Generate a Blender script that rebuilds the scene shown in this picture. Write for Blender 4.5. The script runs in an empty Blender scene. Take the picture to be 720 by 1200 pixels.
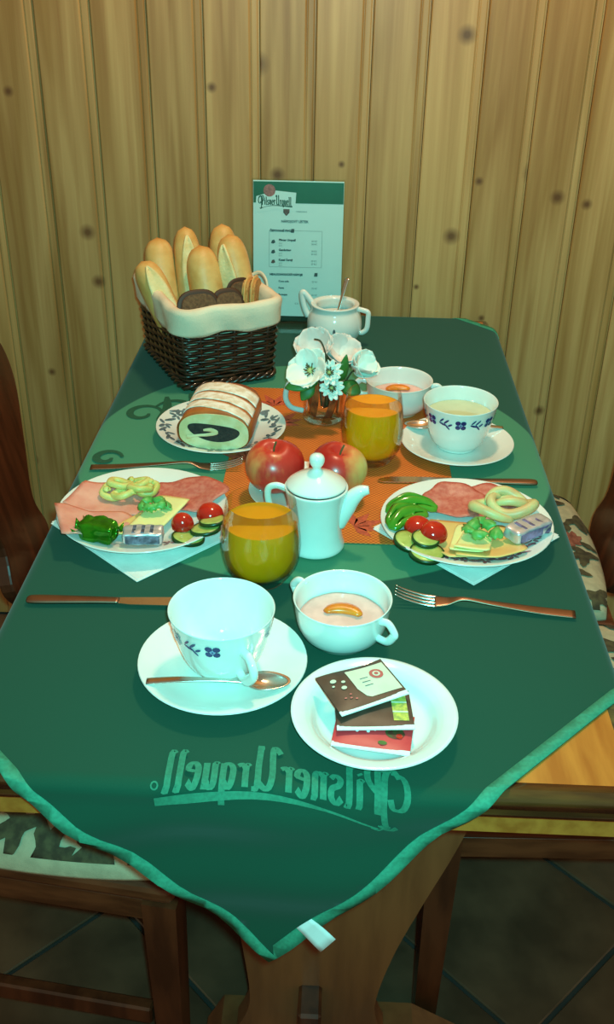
import bpy, bmesh, math, random
from math import sin, cos, pi, radians, sqrt, atan2, exp
from mathutils import Vector, Matrix, noise

random.seed(7)
S = bpy.context.scene
COL = S.collection
ZT = 0.75                      # table height
TW, YF, YB = 0.62, 0.642, 1.853   # table width, front edge, back edge
WALL_Y = 1.885

# ------------------------------------------------------------------ camera
CAM = (0.0276, 0.0, ZT + 0.6478)
PITCH, ROLL, YAW, FPX = 0.52764, 0.0192, -0.02892, 1193.4
F0 = Vector((sin(YAW), cos(YAW), 0)); R0 = Vector((cos(YAW), -sin(YAW), 0)); UZ = Vector((0, 0, 1))
FW = F0 * cos(PITCH) - UZ * sin(PITCH); UP = UZ * cos(PITCH) + F0 * sin(PITCH)
RR = R0 * cos(ROLL) + UP * sin(ROLL); U2 = UP * cos(ROLL) - R0 * sin(ROLL)
cam = bpy.data.cameras.new('camera')
co = bpy.data.objects.new('camera', cam); COL.objects.link(co)
M = Matrix.Identity(4)
for i in range(3):
    M[i][0] = RR[i]; M[i][1] = U2[i]; M[i][2] = -FW[i]; M[i][3] = CAM[i]
co.matrix_world = M
cam.sensor_fit = 'VERTICAL'; cam.sensor_height = 36.0; cam.lens = 36.0 * FPX / 1200.0
cam.clip_start = 0.02
S.camera = co

# ------------------------------------------------------------------ world, lights, exposure
w = bpy.data.worlds.new('world'); S.world = w; w.use_nodes = True
w.node_tree.nodes['Background'].inputs[0].default_value = (1.0, 0.80, 0.50, 1)
w.node_tree.nodes['Background'].inputs[1].default_value = 0.28
S.view_settings.view_transform = 'Standard'; S.view_settings.look = 'None'
S.view_settings.exposure = 0.0; S.view_settings.gamma = 1.0; S.view_settings.use_curve_mapping = False

def lamp(name, loc, energy, color, radius):
    d = bpy.data.lights.new(name, 'POINT'); d.energy = energy; d.color = color; d.shadow_soft_size = radius
    o = bpy.data.objects.new(name, d); COL.objects.link(o); o.location = loc
    return o
lamp('pendant_lamp_light', (0.14, 1.36, ZT + 1.35), 40.0, (1.0, 0.70, 0.42), 0.07)
fl = bpy.data.lights.new('phone_flash_light', 'SPOT'); fl.energy = 74.0; fl.color = (0.15, 0.94, 0.92); fl.shadow_soft_size = 0.012
fl.spot_size = radians(92); fl.spot_blend = 1.0
fo_ = bpy.data.objects.new('phone_flash_light', fl); COL.objects.link(fo_)
fo_.location = (CAM[0] + 0.02, -0.01, CAM[2] + 0.035); fo_.rotation_euler = (FW + 0.10 * UP).to_track_quat('-Z', 'Y').to_euler()

# ------------------------------------------------------------------ helpers
def lin(c):
    return tuple((x / 255 / 12.92 if x / 255 <= 0.04045 else ((x / 255 + 0.055) / 1.055) ** 2.4) for x in c[:3]) + (1,)

MATS = {}
def pm(name, rgb, rough=0.5, metal=0.0, var=0.0, vscale=30.0, bump=0.0, bscale=60.0, rgb2=None, coat=0.0, sub=0.0, spec=0.5, stretch=None, rand=False):
    m = bpy.data.materials.new(name); m.use_nodes = True
    nt = m.node_tree; b = nt.nodes['Principled BSDF']
    b.inputs['Roughness'].default_value = rough; b.inputs['Metallic'].default_value = metal
    b.inputs['Specular IOR Level'].default_value = spec
    if coat: b.inputs['Coat Weight'].default_value = coat
    if sub:
        b.inputs['Subsurface Weight'].default_value = sub; b.inputs['Subsurface Scale'].default_value = 0.006
    c1 = lin(rgb)
    b.inputs['Base Color'].default_value = c1
    tc = nt.nodes.new('ShaderNodeTexCoord')
    vec = tc.outputs['Object']
    if stretch:
        mp = nt.nodes.new('ShaderNodeMapping'); mp.inputs['Scale'].default_value = stretch
        nt.links.new(vec, mp.inputs[0]); vec = mp.outputs[0]
    n = nt.nodes.new('ShaderNodeTexNoise'); n.inputs['Scale'].default_value = vscale; n.inputs['Detail'].default_value = 4
    nt.links.new(vec, n.inputs['Vector'])
    if rgb2 is None:
        k = max(0.0, 1 - (var or 0.06)); rgb2 = tuple(x * k for x in rgb)
    r = nt.nodes.new('ShaderNodeValToRGB')
    r.color_ramp.elements[0].position = 0.38; r.color_ramp.elements[1].position = 0.62
    r.color_ramp.elements[0].color = c1; r.color_ramp.elements[1].color = lin(rgb2)
    nt.links.new(n.outputs['Fac'], r.inputs[0]); nt.links.new(r.outputs[0], b.inputs['Base Color'])
    if bump:
        n2 = nt.nodes.new('ShaderNodeTexNoise'); n2.inputs['Scale'].default_value = bscale; n2.inputs['Detail'].default_value = 3
        nt.links.new(vec, n2.inputs['Vector'])
        bp = nt.nodes.new('ShaderNodeBump'); bp.inputs['Strength'].default_value = bump; bp.inputs['Distance'].default_value = 0.002
        nt.links.new(n2.outputs['Fac'], bp.inputs['Height']); nt.links.new(bp.outputs[0], b.inputs['Normal'])
    MATS[name] = m
    return m

def glass_mat(name, tint=(1, 1, 1, 1), base=0.0):
    m = bpy.data.materials.new(name); m.use_nodes = True; nt = m.node_tree
    nt.nodes.remove(nt.nodes['Principled BSDF']); out = nt.nodes['Material Output']
    t = nt.nodes.new('ShaderNodeBsdfTransparent'); t.inputs[0].default_value = tint
    g = nt.nodes.new('ShaderNodeBsdfGlossy'); g.inputs['Roughness'].default_value = 0.04
    lw = nt.nodes.new('ShaderNodeFresnel'); lw.inputs['IOR'].default_value = 1.13
    mth = nt.nodes.new('ShaderNodeMath'); mth.operation = 'MULTIPLY_ADD'; mth.inputs[1].default_value = 0.45; mth.inputs[2].default_value = 0.01 + base
    nt.links.new(lw.outputs[0], mth.inputs[0])
    mx = nt.nodes.new('ShaderNodeMixShader')
    nt.links.new(mth.outputs[0], mx.inputs[0]); nt.links.new(t.outputs[0], mx.inputs[1]); nt.links.new(g.outputs[0], mx.inputs[2])
    nt.links.new(mx.outputs[0], out.inputs[0])
    return m

def tag(o, label=None, cat=None, group=None, kind=None):
    if label: o['label'] = label
    if cat: o['category'] = cat
    if group: o['group'] = group
    if kind: o['kind'] = kind
    return o

def mk(name, verts, faces, mat, parent=None, smooth=True, loc=None, rot=None):
    me = bpy.data.meshes.new(name)
    me.from_pydata([tuple(v) for v in verts], [], [tuple(f) for f in faces])
    bm = bmesh.new(); bm.from_mesh(me)
    bmesh.ops.remove_doubles(bm, verts=bm.verts, dist=1e-6)
    bmesh.ops.recalc_face_normals(bm, faces=bm.faces)
    bm.to_mesh(me); bm.free()
    if smooth:
        me.polygons.foreach_set('use_smooth', [True] * len(me.polygons))
    me.materials.append(mat)
    o = bpy.data.objects.new(name, me); COL.objects.link(o)
    if parent: o.parent = parent
    if loc: o.location = loc
    if rot: o.rotation_euler = rot
    return o

def sharp(o, ang=40):
    me = o.data
    bm = bmesh.new(); bm.from_mesh(me)
    for e in bm.edges:
        if len(e.link_faces) == 2 and e.calc_face_angle(0) > radians(ang): e.smooth = False
    bm.to_mesh(me); bm.free()
    return o

def thing(name, label, cat, loc=(0, 0, 0), rz=0.0, group=None, rot=None):
    o = bpy.data.objects.new(name, None); COL.objects.link(o); o.empty_display_size = 0.03
    o.location = loc; o.rotation_euler = rot or (0, 0, rz)
    return tag(o, label, cat, group)

def on(x, y, z=0.0): return (x, y, ZT + z)

class MB:
    def __init__(s): s.v = []; s.f = []
    def add(s, verts, faces, mat4=None):
        n = len(s.v)
        for v in verts:
            v = Vector(v)
            s.v.append(mat4 @ v if mat4 else v)
        s.f += [tuple(i + n for i in f) for f in faces]
        return s
    def build(s, name, mat, parent=None, smooth=True, loc=None, rot=None):
        return mk(name, s.v, s.f, mat, parent, smooth, loc, rot)

def lathe(prof, n=48, a0=0.0):
    v = []; f = []; k = len(prof)
    for i in range(n):
        a = a0 + 2 * pi * i / n
        for r, z in prof: v.append((r * cos(a), r * sin(a), z))
    for i in range(n):
        j = (i + 1) % n
        for q in range(k - 1):
            f.append((i * k + q, j * k + q, j * k + q + 1, i * k + q + 1))
    # collapse axis vertices
    return v, f

def smoothprof(p, it=1):
    for _ in range(it):
        q = [p[0]]
        for a, b in zip(p[:-1], p[1:]):
            q.append((a[0] * .75 + b[0] * .25, a[1] * .75 + b[1] * .25)); q.append((a[0] * .25 + b[0] * .75, a[1] * .25 + b[1] * .75))
        q.append(p[-1]); p = q
    return p

def tube(path, rad, n=8, closed=False, caps=True, flat=1.0, up=(0, 0, 1)):
    P = [Vector(p) for p in path]; k = len(P); v = []; f = []
    if not callable(rad):
        rr = rad if isinstance(rad, (list, tuple)) else [rad] * k
    else: rr = [rad(i / (k - 1)) for i in range(k)]
    U = Vector(up)
    for i in range(k):
        if closed: t = P[(i + 1) % k] - P[i - 1]
        else: t = P[min(i + 1, k - 1)] - P[max(i - 1, 0)]
        t.normalize()
        s = t.cross(U)
        if s.length < 1e-4: s = t.cross(Vector((1, 0.3, 0)))
        s.normalize(); u = s.cross(t)
        for j in range(n):
            a = 2 * pi * j / n
            v.append(P[i] + s * (rr[i] * cos(a)) + u * (rr[i] * flat * sin(a)))
    for i in range(k if closed else k - 1):
        i2 = (i + 1) % k
        for j in range(n):
            j2 = (j + 1) % n
            f.append((i * n + j, i * n + j2, i2 * n + j2, i2 * n + j))
    if caps and not closed:
        f.append(tuple(range(n))[::-1]); f.append(tuple((k - 1) * n + j for j in range(n)))
    return v, f

def sweep(path, ws, ts, n=12, up=(0, 0, 1), p=2.0):
    """flat bar of width ws and thickness ts (full sizes) along a path"""
    P = [Vector(q) for q in path]; k = len(P); v = []; f = []; U = Vector(up)
    for i in range(k):
        t = (P[min(i + 1, k - 1)] - P[max(i - 1, 0)]).normalized()
        s = t.cross(U).normalized(); u = s.cross(t)
        for j in range(n):
            a = 2 * pi * j / n; c, d = cos(a), sin(a)
            e = 2.0 / p
            cx = math.copysign(abs(c) ** e, c); dx = math.copysign(abs(d) ** e, d)
            v.append(P[i] + s * (ws[i] / 2 * cx) + u * (ts[i] / 2 * dx))
    for i in range(k - 1):
        for j in range(n):
            j2 = (j + 1) % n
            f.append((i * n + j, i * n + j2, (i + 1) * n + j2, (i + 1) * n + j))
    f.append(tuple(range(n))[::-1]); f.append(tuple((k - 1) * n + j for j in range(n)))
    return v, f

def spl(pts, m=6):
    """Catmull-Rom through points"""
    P = [Vector(p) for p in pts]; out = []
    for i in range(len(P) - 1):
        a, b, c, d = P[max(i - 1, 0)], P[i], P[i + 1], P[min(i + 2, len(P) - 1)]
        for k in range(m):
            t = k / m
            out.append(0.5 * ((2 * b) + (c - a) * t + (2 * a - 5 * b + 4 * c - d) * t * t + (3 * b - a - 3 * c + d) * t ** 3))
    out.append(P[-1]); return out

def spl1(vals, m=6): return [p.x for p in spl([(v, 0, 0) for v in vals], m)]

def rbox(sx, sy, sz, bev=0.003, seg=2, cz=None):
    bm = bmesh.new(); bmesh.ops.create_cube(bm, size=1)
    for q in bm.verts: q.co = Vector((q.co.x * sx, q.co.y * sy, q.co.z * sz + (sz / 2 if cz is None else cz)))
    if bev: bmesh.ops.bevel(bm, geom=bm.edges[:], offset=bev, segments=seg, affect='EDGES', profile=0.5)
    bm.verts.index_update()
    v = [q.co.copy() for q in bm.verts]; f = [tuple(q.index for q in ff.verts) for ff in bm.faces]; bm.free()
    return v, f

def prism(outline, th, axis='z', z0=0.0):
    n = len(outline); v = []
    for z in (z0, z0 + th):
        for a, b in outline:
            v.append({'z': (a, b, z), 'y': (a, z, b), 'x': (z, a, b)}[axis])
    f = [tuple(range(n))[::-1], tuple(range(n, 2 * n))] + [(i, (i + 1) % n, n + (i + 1) % n, n + i) for i in range(n)]
    return v, f

def pslab(rfun, th, zfun=lambda x, y: 0.0, nr=7, na=40, dome=0.0):
    """solid slice: outline r(angle), top follows zfun"""
    v = []; f = []
    for side in (1, 0):
        for i in range(nr + 1):
            t = i / nr
            for j in range(na):
                a = 2 * pi * j / na; r = rfun(a) * t
                x, y = r * cos(a), r * sin(a)
                edge = 1 - 0.35 * max(0, (t - 0.8) / 0.2) ** 2
                z = zfun(x, y) + (th * edge + dome * (1 - t * t) if side else th * (1 - edge))
                v.append((x, y, z))
    o = (nr + 1) * na
    for s in (0, 1):
        for i in range(nr):
            for j in range(na):
                j2 = (j + 1) % na
                q = (s * o + i * na + j, s * o + i * na + j2, s * o + (i + 1) * na + j2, s * o + (i + 1) * na + j)
                f.append(q if s else q[::-1])
    for j in range(na):
        j2 = (j + 1) % na
        f.append((nr * na + j, nr * na + j2, o + nr * na + j2, o + nr * na + j))
    return v, f

def polyr(pts):
    """r(angle) of a star-shaped polygon around its origin"""
    def r(a):
        d = Vector((cos(a), sin(a))); best = 0.001
        for p, q in zip(pts, pts[1:] + pts[:1]):
            p = Vector(p); e = Vector(q) - p
            den = d.x * e.y - d.y * e.x
            if abs(den) < 1e-9: continue
            t = (p.x * e.y - p.y * e.x) / den; s = (p.x * d.y - p.y * d.x) / den
            if t > 0 and -1e-6 <= s <= 1 + 1e-6: best = max(best, t)
        return best
    return r

def crumple(sx, sy, sz, n=10, amp=0.002, seed=0, power=5):
    """box-like packet with crumpled foil faces"""
    v = []; f = []
    bm = bmesh.new(); bmesh.ops.create_cube(bm, size=1)
    bmesh.ops.subdivide_edges(bm, edges=bm.edges[:], cuts=n, use_grid_fill=True)
    bm.verts.index_update()
    for q in bm.verts:
        c = q.co * 2
        L = (abs(c.x) ** power + abs(c.y) ** power + abs(c.z) ** power) ** (1 / power)
        c = c / L
        p = Vector((c.x * sx / 2, c.y * sy / 2, c.z * sz / 2))
        nn = noise.noise_vector(p * 90 + Vector((seed * 7.3, 0, 0)))
        p += Vector((nn.x, nn.y, abs(nn.z) * c.z)) * amp
        v.append(p + Vector((0, 0, sz / 2)))
    f = [tuple(q.index for q in ff.verts) for ff in bm.faces]; bm.free()
    return v, f

def text_mesh(body, size, align='LEFT', bold=0.0, shear=0.0, spacing=1.0):
    c = bpy.data.curves.new('txt', 'FONT'); c.body = body; c.size = size; c.align_x = align
    c.offset = bold; c.shear = shear; c.space_character = spacing; c.resolution_u = 3
    o = bpy.data.objects.new('txt', c); COL.objects.link(o)
    dg = bpy.context.evaluated_depsgraph_get()
    me = bpy.data.meshes.new_from_object(o.evaluated_get(dg))
    v = [q.co.copy() for q in me.vertices]; f = [tuple(p.vertices) for p in me.polygons]
    bpy.data.objects.remove(o); bpy.data.curves.remove(c); bpy.data.meshes.remove(me)
    return v, f

# broad-pen lettering for the brewery logo: strokes in a unit box (x height 0.62, ascender 1.0)
GL = {
 'P': (0.62, [[(0.06, 0.92), (-0.20, 0.86), (-0.30, 0.50), (-0.20, 0.20), (0.00, 0.16), (0.08, 0.34)], [(0.10, -0.42), (0.20, -0.30), (0.22, 0.2), (0.20, 0.75), (0.12, 1.0)], [(-0.12, 0.80), (0.02, 1.02), (0.20, 0.92), (0.40, 1.04), (0.58, 0.88), (0.56, 0.55), (0.38, 0.38), (0.24, 0.42)], [(0.36, -0.05), (0.36, 0.9)], [(-0.05, -0.36), (0.10, -0.46), (0.32, -0.36)]]),
 'i': (0.24, [[(0.02, 0.56), (0.12, 0.60), (0.12, 0.06), (0.22, 0.02)], [(0.10, 0.78), (0.14, 0.84)]]),
 'l': (0.26, [[(0.02, 0.95), (0.12, 0.98), (0.12, 0.06), (0.24, 0.02)]]),
 's': (0.36, [[(0.32, 0.50), (0.20, 0.62), (0.06, 0.50), (0.10, 0.36), (0.28, 0.26), (0.30, 0.10), (0.16, 0.0), (0.02, 0.12)]]),
 'n': (0.46, [[(0.02, 0.56), (0.11, 0.60), (0.11, 0.02)], [(0.11, 0.48), (0.24, 0.62), (0.35, 0.54), (0.35, 0.06), (0.45, 0.02)]]),
 'e': (0.40, [[(0.08, 0.32), (0.32, 0.38), (0.32, 0.54), (0.20, 0.62), (0.08, 0.48), (0.07, 0.18), (0.18, 0.0), (0.34, 0.10)]]),
 'r': (0.36, [[(0.02, 0.56), (0.11, 0.60), (0.11, 0.02)], [(0.11, 0.46), (0.22, 0.62), (0.34, 0.56)]]),
 'U': (0.60, [[(-0.02, 0.86), (0.10, 1.02), (0.16, 0.90), (0.14, 0.20), (0.26, 0.02), (0.44, 0.10)], [(0.44, 1.06), (0.46, 0.5), (0.46, 0.06), (0.58, 0.0)], [(0.36, 0.98), (0.52, 1.0)]]),
 'q': (0.42, [[(0.33, 0.56), (0.20, 0.62), (0.07, 0.48), (0.07, 0.14), (0.18, 0.0), (0.33, 0.12)], [(0.33, 0.62), (0.33, -0.34)]]),
 'u': (0.44, [[(0.02, 0.58), (0.10, 0.60), (0.10, 0.10), (0.22, 0.0), (0.34, 0.12)], [(0.34, 0.62), (0.34, 0.06), (0.44, 0.02)]]),
}
def logo_strips(pen=0.105):
    """list of quads (4 points each) of 'Pilsner Urquell' and its swash, in logo space; returns quads and total width"""
    Q = []; x = 0.1
    def strip(pts, wfun):
        p3 = spl([(a, b, 0) for a, b in pts], 4)
        L = []
        for i in range(len(p3)):
            t = (p3[min(i + 1, len(p3) - 1)] - p3[max(i - 1, 0)])
            if t.length < 1e-6: t = Vector((1, 0, 0))
            t.normalize(); nrm = Vector((-t.y, t.x, 0)); ww = wfun(i / (len(p3) - 1), t)
            L.append((p3[i] - nrm * ww / 2, p3[i] + nrm * ww / 2))
        for a, b in zip(L[:-1], L[1:]): Q.append((a[0], b[0], b[1], a[1]))
    for ch in 'PilsnerUrquell':
        adv, st = GL[ch]
        sc = 1.25 if ch in 'PU' else 1.0
        for s in st:
            strip([(x + a * sc, b * sc if ch != 'P' else b * sc * 0.95) for a, b in s], lambda t, d: pen * (0.55 + 0.75 * abs(d.y)))
        x += adv * sc + 0.05
    W = x
    strip([(0.55, -0.42), (W * 0.3, -0.16), (W * 0.55, -0.10), (W * 0.8, -0.16), (W + 0.15, -0.22)], lambda t, d: 0.05 + 0.17 * t ** 1.5)
    strip([(0.75, -0.40), (0.55, -0.46), (0.42, -0.36), (0.55, -0.30)], lambda t, d: 0.05)
    return Q, W

# ------------------------------------------------------------------ materials
def wood_wall():
    m = bpy.data.materials.new('pine_boards'); m.use_nodes = True; nt = m.node_tree; L = nt.links
    b = nt.nodes['Principled BSDF']; b.inputs['Roughness'].default_value = 0.42; b.inputs['Specular IOR Level'].default_value = 0.35
    tc = nt.nodes.new('ShaderNodeTexCoord'); oi = nt.nodes.new('ShaderNodeObjectInfo')
    cmb = nt.nodes.new('ShaderNodeCombineXYZ')
    mul = nt.nodes.new('ShaderNodeMath'); mul.operation = 'MULTIPLY'; mul.inputs[1].default_value = 37.0
    L.new(oi.outputs['Random'], mul.inputs[0])
    for i in (0, 1, 2): L.new(mul.outputs[0], cmb.inputs[i])
    add = nt.nodes.new('ShaderNodeVectorMath'); add.operation = 'ADD'
    L.new(tc.outputs['Object'], add.inputs[0]); L.new(cmb.outputs[0], add.inputs[1])
    # knots: 2D cells in the board plane
    sep = nt.nodes.new('ShaderNodeSeparateXYZ'); L.new(add.outputs[0], sep.inputs[0])
    xz = nt.nodes.new('ShaderNodeCombineXYZ'); L.new(sep.outputs[0], xz.inputs[0]); L.new(sep.outputs[2], xz.inputs[1])
    vo = nt.nodes.new('ShaderNodeTexVoronoi'); vo.voronoi_dimensions = '2D'; vo.inputs['Scale'].default_value = 4.6
    L.new(xz.outputs[0], vo.inputs['Vector'])
    kn = nt.nodes.new('ShaderNodeValToRGB'); kn.color_ramp.elements[0].position = 0.014; kn.color_ramp.elements[0].color = (0.85, 0.85, 0.85, 1)
    kn.color_ramp.elements[1].position = 0.065; kn.color_ramp.elements[1].color = (0, 0, 0, 1)
    sz = nt.nodes.new('ShaderNodeSeparateColor'); L.new(vo.outputs['Color'], sz.inputs[0])
    sm = nt.nodes.new('ShaderNodeMath'); sm.operation = 'MULTIPLY_ADD'; sm.inputs[1].default_value = 1.7; sm.inputs[2].default_value = 0.5; L.new(sz.outputs[0], sm.inputs[0])
    dm = nt.nodes.new('ShaderNodeMath'); dm.operation = 'MULTIPLY'; L.new(vo.outputs['Distance'], dm.inputs[0]); L.new(sm.outputs[0], dm.inputs[1])
    L.new(dm.outputs[0], kn.inputs[0])
    # grain stretched along the board, bending round the knots
    mp = nt.nodes.new('ShaderNodeMapping'); mp.inputs['Scale'].default_value = (70, 70, 2.2); L.new(add.outputs[0], mp.inputs[0])
    n1 = nt.nodes.new('ShaderNodeTexNoise'); n1.inputs['Scale'].default_value = 1.0; n1.inputs['Detail'].default_value = 5; n1.inputs['Distortion'].default_value = 0.6
    L.new(mp.outputs[0], n1.inputs['Vector'])
    mp2 = nt.nodes.new('ShaderNodeMapping'); mp2.inputs['Scale'].default_value = (14, 14, 0.9); L.new(add.outputs[0], mp2.inputs[0])
    n2 = nt.nodes.new('ShaderNodeTexNoise'); n2.inputs['Scale'].default_value = 1.0; n2.inputs['Detail'].default_value = 2; n2.inputs['Distortion'].default_value = 1.5
    L.new(mp2.outputs[0], n2.inputs['Vector'])
    r1 = nt.nodes.new('ShaderNodeValToRGB')
    r1.color_ramp.elements[0].position = 0.3; r1.color_ramp.elements[0].color = lin((184, 134, 80))
    r1.color_ramp.elements[1].position = 0.7; r1.color_ramp.elements[1].color = lin((208, 162, 104))
    L.new(n1.outputs['Fac'], r1.inputs[0])
    r2 = nt.nodes.new('ShaderNodeValToRGB')
    r2.color_ramp.elements[0].position = 0.35; r2.color_ramp.elements[0].color = (0.62, 0.52, 0.36, 1)
    r2.color_ramp.elements[1].position = 0.6; r2.color_ramp.elements[1].color = (1, 1, 1, 1)
    L.new(n2.outputs['Fac'], r2.inputs[0])
    mx = nt.nodes.new('ShaderNodeMix'); mx.data_type = 'RGBA'; mx.blend_type = 'MULTIPLY'; mx.inputs[0].default_value = 0.8
    L.new(r1.outputs[0], mx.inputs[6]); L.new(r2.outputs[0], mx.inputs[7])
    tone = nt.nodes.new('ShaderNodeMapRange'); tone.inputs[3].default_value = 0.82; tone.inputs[4].default_value = 1.08
    L.new(oi.outputs['Random'], tone.inputs[0])
    hs = nt.nodes.new('ShaderNodeHueSaturation'); L.new(tone.outputs[0], hs.inputs['Value']); L.new(mx.outputs[2], hs.inputs['Color'])
    mk2 = nt.nodes.new('ShaderNodeMix'); mk2.data_type = 'RGBA'; L.new(kn.outputs[0], mk2.inputs[0]); L.new(hs.outputs[0], mk2.inputs[6])
    mk2.inputs[7].default_value = lin((92, 50, 26))
    L.new(mk2.outputs[2], b.inputs['Base Color'])
    return m
M_WALL = wood_wall()
M_WALLB = pm('wall_backing', (60, 42, 22), 0.9)
M_TILE = pm('floor_tile', (112, 80, 60), 0.28, var=0.25, vscale=9, bump=0.15, bscale=40)
M_GROUT = pm('grout', (58, 54, 50), 0.95)
M_DARKW = pm('dark_stained_wood', (104, 48, 26), 0.35, rgb2=(74, 32, 17), vscale=6, stretch=(6, 6, 1), coat=0.15)
M_RAIL = pm('reddish_wood', (118, 58, 32), 0.4, rgb2=(88, 40, 20), vscale=6, stretch=(2, 10, 10))
M_TOP = pm('honey_table_wood', (206, 122, 48), 0.3, rgb2=(178, 96, 34), vscale=5, stretch=(10, 1.5, 10), coat=0.2)
M_EDGE = pm('worn_table_edge', (120, 82, 40), 0.22, rgb2=(84, 56, 30), vscale=10, stretch=(1, 8, 8), coat=0.5)
M_PED = pm('pedestal_wood', (146, 82, 46), 0.45, rgb2=(122, 66, 36), vscale=4, stretch=(8, 8, 1))
M_WHITE = pm('white_porcelain', (236, 232, 224), 0.12, coat=0.6, var=0.02)
M_YOG = pm('pink_yogurt', (246, 190, 178), 0.35, var=0.06, vscale=60, bump=0.2)
M_PEACH = pm('peach_slice', (240, 140, 40), 0.3, rgb2=(226, 116, 26), vscale=60, sub=0.3)
M_BLUE = pm('cobalt_print', (30, 46, 116), 0.2, var=0.2, coat=0.6)
M_BLUEL = pm('pale_blue_print', (140, 160, 196), 0.2, coat=0.6)
M_GREYFL = pm('grey_blue_print', (112, 122, 130), 0.2, var=0.3, vscale=120, coat=0.5)
M_PINKFL = pm('mauve_print', (176, 112, 128), 0.2, var=0.3, vscale=120, coat=0.5)
M_STEEL = pm('steel', (222, 216, 206), 0.22, metal=1.0, var=0.05)
M_STEELB = pm('brushed_steel', (158, 128, 108), 0.36, metal=1.0, var=0.1, vscale=20)
M_GLASS = glass_mat('clear_glass', (0.96, 0.98, 0.96, 1))
M_ACRY = glass_mat('clear_acrylic', (0.93, 0.97, 0.95, 1), 0.0)
M_JUICE1 = pm('orange_drink', (226, 142, 10), 0.15, rgb2=(214, 132, 8), vscale=20, coat=0.3, sub=0.25)
M_JUICE2 = pm('orange_drink_bright', (250, 158, 14), 0.15, rgb2=(236, 140, 8), vscale=20, coat=0.3, sub=0.25)
M_TEA = pm('pale_tea', (206, 208, 164), 0.08, coat=0.5)
M_WICK = pm('dark_wicker', (62, 38, 24), 0.28, rgb2=(36, 22, 14), vscale=50, coat=0.3)
M_LINER = pm('cream_cotton', (232, 214, 186), 0.9, var=0.06, vscale=16, bump=0.3, bscale=500)
M_CRUST = pm('bread_crust', (226, 178, 108), 0.5, rgb2=(208, 148, 76), vscale=22, bump=0.3, bscale=120)
M_CRUMB = pm('pale_bread_crumb', (238, 214, 160), 0.75, rgb2=(226, 190, 128), vscale=40, bump=0.4, bscale=250)
M_RYE = pm('rye_bread', (120, 82, 52), 0.85, rgb2=(92, 60, 38), vscale=160, bump=0.6, bscale=300)
M_RYE2 = pm('brown_bread', (204, 146, 80), 0.85, rgb2=(178, 116, 58), vscale=140, bump=0.5, bscale=300)
M_RYEC = pm('rye_crust', (70, 42, 26), 0.6)
M_CARD = pm('menu_paper', (226, 232, 232), 0.35, var=0.01)
M_CGREEN = pm('menu_green', (14, 92, 58), 0.35)
M_INK = pm('menu_ink', (70, 78, 82), 0.5)
M_CLOGO = pm('menu_logo_green', (10, 70, 44), 0.4)
M_CREST = pm('menu_crest_red', (196, 110, 106), 0.5, var=0.2, vscale=300)
M_CRESTD = pm('menu_crest_dark', (120, 84, 80), 0.5, var=0.3, vscale=300)
M_SUGAR = pm('sugar', (238, 236, 228), 0.8, bump=0.5, bscale=600)
M_PETAL = pm('white_petal', (244, 240, 228), 0.6, var=0.04, vscale=60)
M_PETALP = pm('blush_petal', (236, 216, 206), 0.6, var=0.06, vscale=60)
M_STAMEN = pm('flower_stamen', (96, 90, 60), 0.7)
M_YELC = pm('flower_eye', (214, 198, 120), 0.7)
M_LEAF = pm('leaf_green', (62, 128, 52), 0.5, rgb2=(40, 96, 38), vscale=40)
M_STEM = pm('stem_dark', (52, 60, 34), 0.6)
M_VFILL = pm('copper_filling', (196, 92, 48), 0.4, rgb2=(110, 52, 34), vscale=60)
M_APPLEST = pm('apple_stalk', (94, 84, 40), 0.7)
M_DOUGH = pm('pastry_dough', (240, 216, 168), 0.75, rgb2=(228, 196, 140), vscale=60, bump=0.3, bscale=200)
M_PCRUST = pm('pastry_crust', (184, 104, 46), 0.45, rgb2=(150, 78, 32), vscale=24, bump=0.2)
M_POPPY = pm('poppy_filling', (34, 32, 30), 0.7, rgb2=(54, 46, 40), vscale=200, bump=0.5, bscale=400)
M_SUGARD = pm('icing_sugar', (244, 240, 230), 0.9, rgb2=(222, 204, 178), vscale=90, bump=0.3, bscale=300)
M_HAM = pm('ham', (240, 164, 144), 0.4, rgb2=(230, 144, 126), vscale=50, sub=0.1)
M_SALAMI = pm('salami', (196, 92, 78), 0.45, rgb2=(210, 118, 100), vscale=160, bump=0.15, bscale=200)
M_CHEESE = pm('cheese', (248, 234, 158), 0.4, var=0.04, sub=0.1)
M_CHEESE2 = pm('smoked_cheese', (240, 196, 118), 0.45, var=0.05)
M_CURD = pm('pickle_twist', (226, 208, 124), 0.45, rgb2=(200, 186, 96), vscale=40, sub=0.15)
M_CURDG = pm('pickle_twist_green', (212, 204, 140), 0.45, rgb2=(216, 172, 116), vscale=34, sub=0.15)
M_TOM = pm('tomato_skin', (206, 36, 20), 0.14, rgb2=(188, 26, 14), vscale=20, coat=0.4)
M_TOMF = pm('tomato_flesh', (222, 76, 48), 0.25, rgb2=(230, 118, 70), vscale=150)
M_CUCS = pm('cucumber_skin', (28, 70, 26), 0.35, var=0.2)
M_CUCF = pm('cucumber_flesh', (186, 192, 100), 0.3, rgb2=(164, 172, 82), vscale=90)
M_PEP = pm('green_pepper', (60, 130, 26), 0.18, rgb2=(84, 150, 40), vscale=30, coat=0.4)
M_PEPI = pm('pepper_inside', (140, 182, 84), 0.3, var=0.1)
M_HERB = pm('herb', (70, 150, 60), 0.45, rgb2=(110, 178, 90), vscale=80)
M_FOIL = pm('silver_foil', (226, 226, 232), 0.3, metal=0.65, var=0.08, vscale=60)
M_FOILB = pm('blue_foil_print', (120, 134, 160), 0.3, metal=0.4, var=0.4, vscale=150)
M_FOILV = pm('violet_foil_print', (150, 140, 190), 0.3, metal=0.4, var=0.3, vscale=100)
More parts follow.
